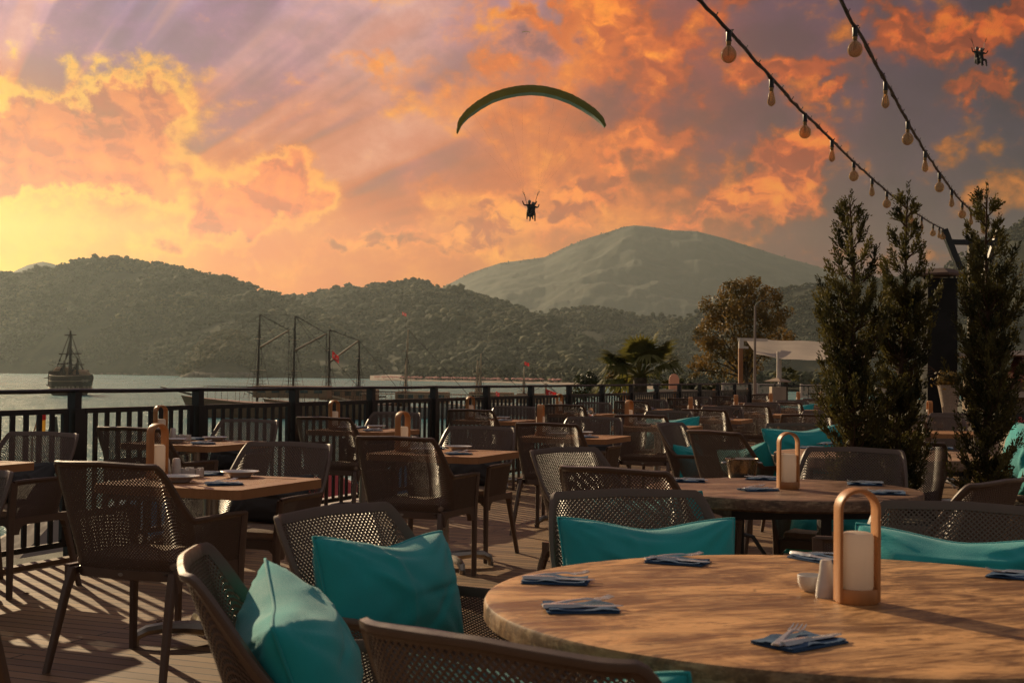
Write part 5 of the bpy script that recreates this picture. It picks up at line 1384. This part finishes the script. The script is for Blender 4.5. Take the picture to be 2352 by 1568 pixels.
lm_.materials.append(mat('pink_lettering', (.55, .10, .09), .6)); pq = KP(2319, 970, -.06); lo.location = (pq.x, pq.y, pq.z); lo.rotation_euler = (R(90), 0, 0)
Yp = 15.5; q = A(2181, 940, Yp); t = thing('tall_planter', 'tall pale woven planter with trailing flowers beside the black pillar', 'planter', (q.x, q.y, 0)); zb_, zt_ = A(2181, 1000, Yp).z, A(2181, 884, Yp).z
w_ = 26 / F * Yp; m = MB(); m.lathe([(w_ * .55, max(zb_, 0)), (w_ * .62, (zb_ + zt_) / 2), (w_ * .8, zt_ - .16), (w_ * 1.05, zt_), (w_ * .98, zt_), (w_ * .7, zt_ - .1), (0, zt_ - .1)], 28); m.build('pot', mat('woven_rattan', (.42, .33, .25), .8, .6, 60, bump=.9, bscale=130), t, smooth=True)
rng = np.random.default_rng(4); n = 900; d = rng.normal(0, 1, (n, 3)); C = d * np.array([w_ * .75, w_ * .75, .07]) * .6 + np.array([0, 0, zt_ + .06]); C[:, 0] -= .02; V, FC = leaf_quads(C, d, .022, rng); np_mesh('foliage', V, FC, plane, t)
for k in range(5):
    m = MB(); a = 2.2 + k * .35; m.tube([(0, 0, zt_), (-.12 - .03 * k, 0, zt_ + .14 + .02 * k), (-.24 - .02 * k, 0, zt_ + .10 + .03 * k)], .004, 4); m.build('twig', twig, t)
# ------------------------------------------------------------------ vessels
hullw = mat('varnished_hull', (.18, .085, .04), .45, .5, 1.5, stretch=(.3, .3, 3)); darkw = mat('tarred_wood', (.085, .056, .038), .7, .6, 1.2); mastm = mat('dark_spar', (.040, .026, .018), .6, .4, 1); palesp = mat('pale_spar', (.50, .37, .25), .6, .3, 1)
rope = mat('rigging_rope', (.05, .042, .036), .9, .2, 1); sailc = mat('furled_sail', (.50, .34, .22), .9, .4, .8); greenc = mat('green_awning', (.10, .135, .10), .85, .3, .6); red = mat('flag_red', (.62, .03, .03), .8, .2, 3, thin=.25); whitef = mat('flag_white', (.75, .7, .66), .8, .2, 3)
def hull(m, L_, B_, D_, sheer=.9, nst=18):
    """Lofted hull, bow at +x, floating with its waterline at z=0."""
    vs, fs = [], []; sec = 9
    for i in range(nst + 1):
        u = i / nst; x = -L_ / 2 + L_ * u; w = B_ / 2 * (math.sin(math.pi * min(u * .75 + .22, 1)) ** .75 if u < .985 else .03)
        zt = D_ * (.72 + sheer * .55 * (u - .45) ** 2 * 2.2)
        x2 = x + (.06 * L_ * max(u - .8, 0) / .2)
        for k in range(sec):
            f = k / (sec - 1); a = (f - .5) * 2
            z = zt - (zt + D_ * .3) * (1 - abs(a) ** 2.2); vs.append((x + (x2 - x) * max(z, 0) / max(zt, .1), w * (abs(a) ** .55) * (1 if a > 0 else -1), z))
    for i in range(nst):
        for k in range(sec - 1): fs.append((i * sec + k, (i + 1) * sec + k, (i + 1) * sec + k + 1, i * sec + k + 1))
        fs.append((i * sec, i * sec + sec - 1, (i + 1) * sec + sec - 1, (i + 1) * sec))
    fs.append(tuple(range(sec))[::-1]); m.add(vs, fs)
def ln(m, a, b, r_=.03): m.tube([a, b], r_ * 1.25, 4, cap=False)
def gulet(label, pix_masts, Y, L_, heading_, hullm_, spar, cx_px, awn=None, gaffs=True, flagp=None, group='moored sailing boats'):
    c = A(cx_px, 900, Y); t = thing('sailing_boat', label, 'boat', (c.x, Y, SEA), heading_, group)
    Mi = (Matrix.Translation((c.x, Y, SEA)) @ Matrix.Rotation(heading_, 4, 'Z')).inverted()
    def W(x, y, dy=0.0): return Mi @ A(x, y, Y + dy)
    B_, D_ = L_ * .24, L_ * .115
    m = MB(); hull(m, L_, B_, D_); m.build('hull', hullm_, t, smooth=True)
    m = MB()
    for s in (-1, 1):
        pr = [(-L_ * .48 + L_ * .9 * k / 12, s * B_ * .5 * math.sin(math.pi * min((k / 12) * .7 + .24, 1)) ** .75, D_ * 1.22 + .9) for k in range(13)]
        m.tube(pr, .05, 4)
        for p in pr: m.tube([(p[0], p[1], D_ * .7), p], .03, 4)
    m.build('guard_rail', spar, t)
    m = MB(); m.rbox((-L_ * .08, 0, D_ + .9), (L_ * .42, B_ * .55, 1.8), .2); m.build('deckhouse', mat('cabin_wood', (.30, .17, .09), .6, .5, 1), t)
    for k in range(5):
        for s in (-1, 1):
            w = MB(); w.box((-L_ * .24 + k * L_ * .08, s * (B_ * .275 + .01), D_ + 1.1), (L_ * .045, .05, .7)); w.build('window', mat('cabin_glass', (.03, .045, .05), .15), t)
    m = MB(); m.tube([(L_ * .5, 0, D_ * 1.1), (L_ * .68, 0, D_ * 1.45)], [.16, .08], 6); m.build('bowsprit', spar, t)
    prev = None
    for k, (xb, xt, yt, gx, gy, gy0) in enumerate(pix_masts):
        top = W(xt, yt); bot = Vector((W(xb, 935).x, W(xb, 935).y, D_ * .8)); h = top.z - bot.z
        m = MB(); m.tube([bot, bot.lerp(top, .5), top], [.21, .18, .12], 8); mo = m.build('mast', spar, t, smooth=True)
        for f, wd in ((.36, 1.2), (.72, .8)):
            p = bot.lerp(top, f); q = MB(); q.bar(p - Vector((0, wd, 0)), p + Vector((0, wd, 0)), .07); q.bar(p - Vector((wd, 0, 0)), p + Vector((wd, 0, 0)), .07); q.build('spreader', palesp, mo)
        r_ = MB()
        for s in (-1, 1):
            for dx in (-2.2, -1.1, 0, 1.1, 2.2):
                f = .36 if abs(dx) == 1.1 else (.72 if dx else .98)
                ln(r_, bot.lerp(top, f), Vector((bot.x + dx * L_ * .022, s * B_ * .46, D_)), .022)
            for z_ in range(1, 9):
                f = z_ / 26; a0 = Vector((bot.x - L_ * .05 * (1 - f * 2.4), s * B_ * .46 * (1 - f * 2.6) , D_ + h * f)); b0 = Vector((bot.x + L_ * .05 * (1 - f * 2.4), a0.y, a0.z)); ln(r_, a0, b0, .02)
        if prev is not None: ln(r_, prev, top, .018)
        else: ln(r_, top, Vector((L_ * .66, 0, D_ * 1.4)), .012)
        if k == len(pix_masts) - 1: ln(r_, top, Vector((-L_ * .5, 0, D_ * 1.1)), .03)
        prev = top
        if gx:
            g = W(gx, gy); a0 = W(xb + (xt - xb) * .5, gy0); m = MB(); m.tube([a0, g], [.18, .13], 6); m.build('gaff', mat('gaff_wood', (.17, .11, .07), .6), t, smooth=True)
            ln(r_, top, g, .05); ln(r_, g, Vector((g.x, g.y, D_)), .04); ln(r_, g + Vector((.1, .1, 0)), Vector((g.x - .9, g.y, D_ + 1)), .02)
            ln(r_, top, a0.lerp(g, .55), .025)
        r_.build('rigging', rope, t)
        bm_ = MB(); bm_.tube([bot + Vector((0, 0, h * .10)), bot + Vector((-L_ * .2, 0, h * .115))], .12, 6); bm_.build('boom', spar, t)
        lr = MB()
        a_ = np.linspace(0, 6.283, 13)
        lr.tube([(bot.x + .9 + .38 * math.cos(v), -B_ * .5, D_ * 1.2 + .5 + .38 * math.sin(v)) for v in a_], .09, 5, cap=False); lr.build('life_ring', mat('life_ring_orange', (.55, .16, .06), .6), t)
    if awn:
        ps = [W(*p) for p in awn]; c0 = sum(ps, Vector()) / len(ps); n = len(ps)
        m = MB(); bk = [p + (c0 - p) * .12 + Mi.to_3x3() @ Vector((0, 6, .2)) for p in ps]
        m.add([tuple(p) for p in ps + bk], [tuple(range(n)), tuple(range(2 * n - 1, n - 1, -1))] + [(i, (i + 1) % n, (i + 1) % n + n, i + n) for i in range(n)]); m.build('awning', greenc, t)
    return t
def flag(label, x, y, Y, w, h, rot=-.5, kind='red', slope=-.4):
    q = A(x, y, Y); t = thing('flag', label, 'flag', q, rot); m = MB(); n = 10; vs = []
    for j in (0, 1):
        for i in range(n + 1):
            u = i / n; vs.append((u * w, .10 * w * math.sin(u * 7), -j * h + slope * u * w))
    m.add(vs, [(i, i + 1, n + 2 + i, n + 1 + i) for i in range(n)])
    if kind == 'red':
        m.build('cloth', red, t, fix=False)
        c = MB(); cx_, cz = .40 * w, -.5 * h; R1, R2 = .25 * h, .20 * h; pts = []
        def P_(u, z, s): return (u, .10 * w * math.sin(u / w * 7) + s, z + slope * u)
        for s in (-.02, .02):
            oa = [(cx_ + R1 * math.cos(a), cz + R1 * math.sin(a)) for a in np.linspace(.6, 5.68, 18)]; ia = [(cx_ + .0625 * h + R2 * math.cos(a), cz + R2 * math.sin(a)) for a in np.linspace(.75, 5.53, 18)]
            c.add([P_(u, z, s) for u, z in oa + ia], [(i, i + 1, 19 + i, 18 + i) for i in range(17)])
            st = [(cx_ + .36 * h + (.125 if k % 2 == 0 else .05) * h * math.cos(k * math.pi / 5 + math.pi), cz + (.125 if k % 2 == 0 else .05) * h * math.sin(k * math.pi / 5)) for k in range(10)]
            c.add([P_(u, z, s) for u, z in st], [tuple(range(10))])
        c.build('crescent_and_star', whitef, t, fix=False)
    else:
        m.build('cloth', mat('flag_yellow', (.62, .32, .04), .8, .2, 3, thin=.25), t, fix=False)
        c = MB(); vs2 = [(p[0], p[1] - .01, p[2] * .5 + (0 if k <= n else -.0)) for k, p in enumerate(vs)]
        vs2 = [(i / n * w, .10 * w * math.sin(i / n * 7) - .012, (-j * h * .33) + slope * i / n * w) for j in (0, 1) for i in range(n + 1)]; c.add(vs2, [(i, i + 1, n + 2 + i, n + 1 + i) for i in range(n)]); c.build('red_stripe', red, t, fix=False)
    return t
YB = 205.0
gulet('two masted wooden sailing boat with bare gaffs, leftmost at the quay', [(590, 597, 722, 664, 758, 800), (672, 678, 725, 750, 766, 806)], YB, 27, math.pi - .10, hullw, mastm, 640, awn=None)
gulet('dark masted sailing boat with a green awning and a red flag', [(754, 757, 757, 824, 782, 832), (823, 825, 782, 0, 0, 0)], YB + 14, 22, math.pi - .06, hullw, mastm, 778, awn=[(752, 912), (772, 892), (815, 892), (826, 914)])
gulet('single masted boat with a pale mast and green awning, middle of the quay', [(929, 938, 757, 0, 0, 0)], YB + 10, 20, math.pi - .12, mat('white_hull', (.42, .36, .30), .5, .3, 1), palesp, 948, awn=[(943, 911), (955, 899), (985, 902), (1000, 913)])
gulet('boat with two short pale masts close together', [(1094, 1097, 828, 0, 0, 0), (1101, 1105, 812, 0, 0, 0)], YB + 30, 18, math.pi - .2, mat('white_hull', (.42, .36, .30), .5, .3, 1), palesp, 1110)
gulet('small boat with one short mast flying a red flag, nearest the palm', [(1202, 1204, 842, 0, 0, 0)], YB + 45, 15, math.pi - .25, mat('white_hull', (.42, .36, .30), .5, .3, 1), palesp, 1212)
gulet('small boat with a thin mast behind the railing by the palm', [(1252, 1254, 880, 0, 0, 0)], 150, 11, math.pi - .4, mat('white_hull', (.42, .36, .30), .5, .3, 1), palesp, 1262)
flag('red flag with white crescent and star on the third dark mast', 763.5, 806, YB + 13.6, 1.15, 1.1, -.35, slope=-.75)
flag('small red crescent flag on the short mast near the palm', 1205, 830, YB + 44.8, .85, .6, -.2)
flag('red crescent flag drooping low behind the railing by the palm', 1254, 893, 149.7, 1.15, .65, -.2, slope=-.35)
flag('dull red flag seen beside the railing right of the pale masts', 1139, 898, YB + 20, .6, .7, -.2, slope=-.6)
flag('tiny red flag on the wooded hillside behind the pale mast', 924, 716, 1800, 5.5, 4.0, -.1)
# pirate style ship on the water
Ys = 372.0; c = A(162, 900, Ys); t = thing('pirate_ship', 'dark three masted wooden ship with furled sails alone on the water', 'ship', (c.x, Ys, SEA), 0)
kx = Ys / F
def SP_(x, y, dy=0.0): q = A(x, y, Ys + dy); return q - Vector((c.x, Ys, SEA))
m = MB(); Lh = 84 * kx; vs, fs = [], []
lv = [(-.3, .80), (.9, .92), (2.4, .98), (3.9, 1.0), (4.6, .97)]
for z, w in lv:
    for k in range(16):
        a = 2 * math.pi * k / 16; vs.append((Lh * .5 * w * (abs(math.cos(a)) ** .7) * math.copysign(1, math.cos(a)) + .2 * (z - 2) * (1 if math.cos(a) > 0 else .3), 9 * w * math.sin(a), z * 1.12 + .25 * abs(math.cos(a)) ** 3))
for j in range(len(lv) - 1):
    for k in range(16): fs.append((j * 16 + k, j * 16 + (k + 1) % 16, j * 16 + 16 + (k + 1) % 16, j * 16 + 16 + k))
fs.append(tuple(range(16))[::-1]); fs.append(tuple(range((len(lv) - 1) * 16, len(lv) * 16))); m.add(vs, fs); m.build('hull', darkw, t, smooth=True)
for nm, x0, x1, y0, y1, dd in (('upper_deck', 124, 168, 862, 884, 5), ('stern_castle', 122, 142, 852, 872, 4), ('fore_castle', 166, 200, 860, 884, 5)):
    a, b = SP_(x0, y1), SP_(x1, y0); m = MB(); m.box(((a.x + b.x) / 2, 0, (a.z + b.z) / 2), (b.x - a.x, dd * 2, b.z - a.z)); m.build(nm, darkw, t)
HY = lambda x: -9 * math.sqrt(max(1 - min(abs(x) / (Lh * .5), .97) ** 2.86, .03))
for k in range(10):
    a = SP_(129 + 7 * k, 890, -9.0); w = MB(); w.box((a.x, HY(a.x) - .05, a.z), (.55, .5, .7)); w.build('gun_port', mat('pale_port_wood', (.42, .32, .22), .7), t)  # ports in a lighter wood than the hull
for k in range(8):
    a = SP_(126 + 9 * k, 874, -9); w = MB(); w.box((a.x, -5.1, a.z), (.6, .3, .7)); w.build('window', mat('ship_window', (.34, .27, .19), .5), t)
for z_, w_ in ((1.7, .955), (3.4, .995), (4.75, .985)):
    wl = MB(); wl.tube([(Lh * .5 * w_ * math.copysign(abs(math.cos(a)) ** .7, math.cos(a)) + .2 * (z_ - 2) * (1 if math.cos(a) > 0 else .3), 9.05 * w_ * math.sin(a), z_ * 1.12 + .25 * abs(math.cos(a)) ** 3) for a in np.linspace(math.pi, 2 * math.pi, 25)], .13, 5); wl.build('wale', mat('pale_wale', (.28, .19, .12), .7), t)
rg = MB(); lnq = ln
ln = lambda m, a, b, r_=.03: lnq(m, a, b, r_ * 2.3)
for x, yt, yards in ((148, 828, ((846, 22), (835, 15))), (162, 760, ((769, 13), (812, 26), (852, 34))), (178, 822, ((837, 15), (852, 26))), (134, 852, ((866, 10),))):
    top, bot = SP_(x, yt), SP_(x, 885); m = MB(); m.tube([bot, top], [.5, .26], 7); mo = m.build('mast', mastm, t, smooth=True)
    for yy, hw in yards:
        p = SP_(x, yy); y_ = MB(); y_.tube([p - Vector((hw * kx, .3, .1)), p + Vector((hw * kx, .3, .05))], .17, 5); y_.build('yard', mastm, mo)
        if yy > 840:
            s_ = MB(); pts = [p + Vector((hw * kx * (q / 6 - 1), -.2, -.35 - .35 * abs(math.sin(q * 1.6)))) for q in range(13)]; s_.tube(pts, [.45 + .75 * abs(math.sin(q * 1.6 + .4)) for q in range(13)], 6); s_.build('furled_sail', sailc, mo, smooth=True)
    for s in (-1, 1):
        for q in (0, .25, .5, .75, 1): ln(rg, bot.lerp(top, .9 - .25 * q), Vector((bot.x + s * (1.0 + q * 1.2), -5, 4.6)), .035)
    cr = MB(); cr.lathe([(.25, 0), (.45, .5)], 8, c=bot.lerp(top, .62)); cr.build('crows_nest', mastm, mo)
for a, b in (((162, 762), (199, 872)), ((162, 762), (122, 866)), ((178, 824), (200, 868)), ((148, 830), (124, 862)), ((162, 800), (178, 824)), ((162, 800), (148, 830))): ln(rg, SP_(*a), SP_(*b), .04)
rg.build('rigging', rope, t); ln = lnq
m = MB(); m.tube([SP_(196, 884), SP_(213, 873)], [.16, .08], 6); m.build('bowsprit', mastm, t); m = MB(); m.bar(SP_(124, 890), SP_(108, 884), .8, .3); m.build('stern_gallery', darkw, t)
m = MB(); m.tube([SP_(122, 866), SP_(121, 846)], .05, 4); m.build('flag_staff', mastm, t)
# ------------------------------------------------------------------ quay below the railing
qm = mat('quay_paving', (.07, .06, .048), .9, .8, .5, c2=(.03, .028, .022), det=7)
m = MB(); qa = [K(-12, .8), K(30, .8), K(30, 17), K(-12, 13)]
m.prism([(p.x, p.y) for p in qa], SEA - 3, -3.1); tag(m.build('quay', qm), kind='structure')
slat = mat('pergola_timber', (.34, .20, .10), .8, .6, 3)
q = K(1.2, 3.2, -3.1); t = thing('pergola', 'timber slatted pergola below the railing at far left', 'pergola', q, math.atan2(KD.y, KD.x))
for sx in (-1.3, 1.3):
    for sy in (-1, 1): m = MB(); m.box((sx, sy, 1.1), (.12, .12, 2.2)); m.build('post', slat, t)
m = MB()
for k in range(14): m.box((0, -1.02, .5 + k * .12), (2.8, .03, .07))
m.build('slat_screen', slat, t); m = MB(); m.box((0, 0, 2.25), (3.0, 2.4, .08)); m.build('roof', mat('pale_roof_sheet', (.42, .36, .30), .7, .4, 2), t)
bl = mat('blue_canvas', (.05, .16, .26), .85, .3, 1.5); rdc = mat('red_canvas', (.42, .05, .05), .85, .3, 1.5)
para = None
for k, (s, o_, cm, lab) in enumerate([(-.9, 4.5, bl, 'blue sunshade below the railing left of the first post'), (3.2, 6.5, bl, 'blue sunshade below the railing behind the first table'), (6.0, 5.0, mat('pale_canvas', (.22, .18, .15), .85), 'pale sunshade below the railing behind the first table'),
                                     (9.0, 6.0, bl, 'blue sunshade below the railing left of the dark masts'), (12.5, 5.2, rdc, 'red sunshade below the railing under the dark masts'), (16.5, 6.0, bl, 'blue sunshade below the railing under the pale mast')]):
    q = K(s, o_, -3.1); t = thing('parasol', lab, 'parasol', q, k * .3, 'sunshades below the railing')
    m = MB(); m.lathe([(1.45, 1.95), (1.40, 2.10), (.7, 2.42), (.05, 2.72), (0, 2.72)], 8); m.build('canopy', cm, t); m = MB(); m.tube([(0, 0, 0), (0, 0, 2.75)], .03, 6); m.build('pole', palesp, t)
q = K(9.3, 2.7, -3.1); t = thing('white_kiosk', 'white kiosk with a dark window below the railing', 'kiosk', q, math.atan2(KD.y, KD.x))
m = MB(); m.box((0, 0, 1.3), (2.6, 1.8, 2.6)); m.build('wall', wht, t)
for x in (-.7, .5): m = MB(); m.box((x, -.91, 1.5), (.8, .04, .8)); f_ = m.build('window', black, t); m = MB(); m.bar((x, -.94, 1.1), (x, -.94, 1.9), .05); m.build('mullion', slat, f_)
q = K(4.35, 1.0, -.55); t = thing('red_banner', 'red banner with round white marks hung below the railing', 'banner', q, math.atan2(KD.y, KD.x))
m = MB(); m.box((0, 0, 0), (2.2, .02, .26)); m.build('cloth', rdc, t)
for x in (-.55, .35):
    m = MB(); m.M = Matrix.Translation((x, -.013, 0)) @ Matrix.Rotation(R(90), 4, 'X'); m.lathe([(.075, 0), (.095, 0), (.095, .004), (.075, .004)], 20); m.build('roundel', whitef, t)
    m = MB(); m.tube([(x - .06, -.018, -.01), (x - .03, -.018, .03), (x, -.018, -.02), (x + .03, -.018, .02), (x + .06, -.018, -.01)], .009, 4); m.build('mark', whitef, t)
q = K(-.35, 8.0, 0); t = thing('flag_pole', 'slanted pole of the yellow flag at far left', 'pole', (A(72, 1020, 22).x, 22, A(72, 1020, 22).z - 2)); m = MB(); o_ = Vector((A(72, 1020, 22).x, 22, A(72, 1020, 22).z - 2)); m.tube([(0, 0, 0), A(74, 1005, 22) - o_, A(90, 950, 22) - o_], .014, 5); m.build('shaft', palesp, t)
flag('yellow and red flag drooping at far left behind the slats', 88, 953, 21.97, .12, .30, .6, kind='y', slope=.2)
m = MB(); a_ = A(108, 1000, 24); m.add([(0, 0, 0), A(118, 958, 24) - a_, A(122, 1005, 24) - a_, Vector((.02, .3, 0)), A(118, 958, 24) - a_ + Vector((0, .3, 0)), A(122, 1005, 24) - a_ + Vector((0, .3, 0))], [(0, 1, 2), (5, 4, 3), (0, 3, 4, 1), (1, 4, 5, 2), (2, 5, 3, 0)]); o = m.build('sail_banner', greenc); o.location = a_; tag(o, 'narrow grey feather banner beside the yellow flag', 'banner')
# ------------------------------------------------------------------ paragliders and their riders
wingm = mat('olive_wing_fabric', (.34, .28, .075), .7, .35, 1.5, thin=.5); winglow = mat('pale_wing_underside', (.40, .42, .34), .7, .4, 1.2, thin=.15)
suit = mat('dark_flight_suit', (.030, .026, .026), .8, .3, 6); skin = mat('skin_tone', (.30, .16, .10), .6, .2, 6); helm = mat('helmet_shell', (.10, .09, .09), .3, .2, 5)
def body(name, parent_label, pts, edges, radii, loc, rz, scale=1.0):
    me = bpy.data.meshes.new(name); me.from_pydata([Vector(p) * scale for p in pts], edges, [])
    o = bpy.data.objects.new(name, me); COL.objects.link(o)
    md = o.modifiers.new('skin', 'SKIN'); o.modifiers.new('sub', 'SUBSURF').levels = 1; o.modifiers['sub'].render_levels = 1
    for i, r_ in enumerate(radii):
        me.skin_vertices[0].data[i].radius = (r_ * scale, r_ * scale); 
    me.skin_vertices[0].data[0].use_root = True
    me.materials.append(suit); o.location = loc; o.rotation_euler = (0, 0, rz)
    return o
def person(label, loc, rz, arms_up, legs):
    P_ = [(0, 0, 0), (0, .02, .16), (0, .03, .34), (0, .03, .47), (0, .02, .56), (0, -.01, .66), (0, -.015, .76)]
    E = [(i, i + 1) for i in range(6)]; Rr = [.15, .145, .16, .13, .06, .085, .075]
    for s in (-1, 1):
        b = len(P_); u = arms_up
        P_ += [(s * .17, .02, .48), (s * (.30 + .06 * u), -.04, .40 + .06 * u), (s * (.38 + .10 * u), -.12, .52 + .16 * u), (s * (.40 + .10 * u), -.13, .61 + .16 * u)]
        E += [(3, b), (b, b + 1), (b + 1, b + 2), (b + 2, b + 3)]; Rr += [.075, .052, .042, .036]
        b = len(P_); P_ += [(s * .10, -.05, -.03), (s * (.14 + .03 * legs), -.38, -.08), (s * (.15 + .05 * legs), -.40, -.50), (s * (.15 + .06 * legs), -.52, -.56)]
        E += [(0, b), (b, b + 1), (b + 1, b + 2), (b + 2, b + 3)]; Rr += [.10, .075, .055, .045]
    o = body('person', label, P_, E, Rr, loc, rz)
    m = MB(); m.lathe([(.118, .64), (.122, .70), (.112, .77), (.07, .825), (0, .84)], 14, c=(0, -.012, 0)); m.build('helmet', helm, o, smooth=True)
    return tag(o, label, 'person')
def paraglider(label, wing_px, body_px, Y, rz=0.0):
    """Arched ram-air wing, its lines and the riders' harness, hung from the pilot's place."""
    bx = A(body_px[0], body_px[1], Y); t = thing('paraglider', label, 'paraglider', bx)
    xs_ = [p[0] for p in wing_px]
    le = [A(x, y, Y - .2) - bx for x, y, _ in wing_px]; n0 = len(le)
    # resample
    ts = np.linspace(0, n0 - 1, 61); M_ = [[float(np.interp(t_, range(n0), [p[a] for p in le])) for a in range(3)] for t_ in ts]; ch = [float(np.interp(t_, range(n0), [p[2] for p in wing_px])) for t_ in ts]
    m, lo = MB(), MB(); secs = []
    for i, (p, c_) in enumerate(zip(M_, ch)):
        p = Vector(p); k = c_ * Y / F * .88; nx = Vector(M_[min(i + 1, 60)]) - Vector(M_[max(i - 1, 0)]); nrm = Vector((-nx.z, 0, nx.x)).normalized()
        if nrm.z < 0: nrm = -nrm
        cell = .02 * abs(math.sin(i * math.pi / 2))
        dep = 2.1 * min(1, c_ / 17)
        secs.append([p + nrm * (k * .5 + cell), p + nrm * (k * .45 + cell) + Vector((0, dep * .35, 0)), p - nrm * k * .1 + Vector((0, dep, 0)), p - nrm * k * .42 + Vector((0, dep * .35, 0)), p - nrm * k * .5, p + nrm * k * .15 + Vector((0, -.12, 0))])
    vs = [q for s_ in secs for q in s_]
    m.add(vs, [(i * 6 + k, (i + 1) * 6 + k, (i + 1) * 6 + (k + 1) % 6, i * 6 + (k + 1) % 6) for i in range(60) for k in (0, 1, 4, 5)] + [tuple(range(6)), tuple(range(365, 359, -1))])
    m.build('wing', wingm, t)
    lo.add(vs, [(i * 6 + k, (i + 1) * 6 + k, (i + 1) * 6 + k + 1, i * 6 + k + 1) for i in range(60) for k in (2, 3)]); lo.build('wing_underside', winglow, t)
    r_ = MB(); lines = MB()
    for s in (-1, 1):
        j = Vector((s * .42, 0, 1.12)); b0 = Vector((s * .20, 0, .30)); r_.tube([b0, j], .018, 5)
        for k in range(3): r_.tube([j, j + Vector((s * (.06 + .07 * k), .05 * k, .32 + .03 * k))], .010, 4)
        idx = [4, 10, 16, 22, 27] if s < 0 else [33, 38, 44, 50, 56]
        for i in idx: lines.tube([j + Vector((s * .1, 0, .33)), Vector(M_[i]) - Vector((0, 0, .1))], .0018, 3, cap=False)
    r_.build('risers', black, t); lines.build('suspension_lines', rope, t)
    m = MB(); m.rbox((0, .22, .05), (.42, .30, .70), .12); m.build('harness', suit, t, smooth=True)
    return t, bx
W1 = [(1050, 305, 5), (1058, 278, 13), (1075, 258, 16), (1100, 239, 18), (1130, 222, 19), (1160, 212, 20), (1190, 206, 20), (1220, 203.5, 19), (1250, 206, 19), (1280, 213, 19), (1310, 224, 19), (1340, 240, 18), (1365, 257, 16), (1382, 274, 13), (1390, 290, 6)]
t, b = paraglider('olive arched paraglider wing with thin lines high in the middle sky', W1, (1219, 488), 95)
person('person with raised arms piloting the tandem under the olive wing', b + Vector((-.10, .12, .05)), .1, 1.0, 1)
person('second person hanging in front of the pilot under the olive wing', b + Vector((.16, -.28, -.12)), -.1, .3, .5)
W2 = [(x - 1219 + 2262, y - 488 + 140, c_) for x, y, c_ in W1]
t, b = paraglider('second paraglider at the top right, its wing above the picture', W2, (2248, 136), 95)
person('person steering the paraglider at the top right corner', b + Vector((-.08, .12, .06)), .2, .8, 1)
person('second person sitting before the pilot at the top right corner', b + Vector((.10, -.26, -.10)), .1, .2, .3)
W3 = [(1208 + (x - 1219) * .055, 74 + (y - 488) * .03 + 7, c_ * .08) for x, y, c_ in W1]
paraglider('tiny faint paraglider far away above the olive wing', W3, (1209, 79), 1500)
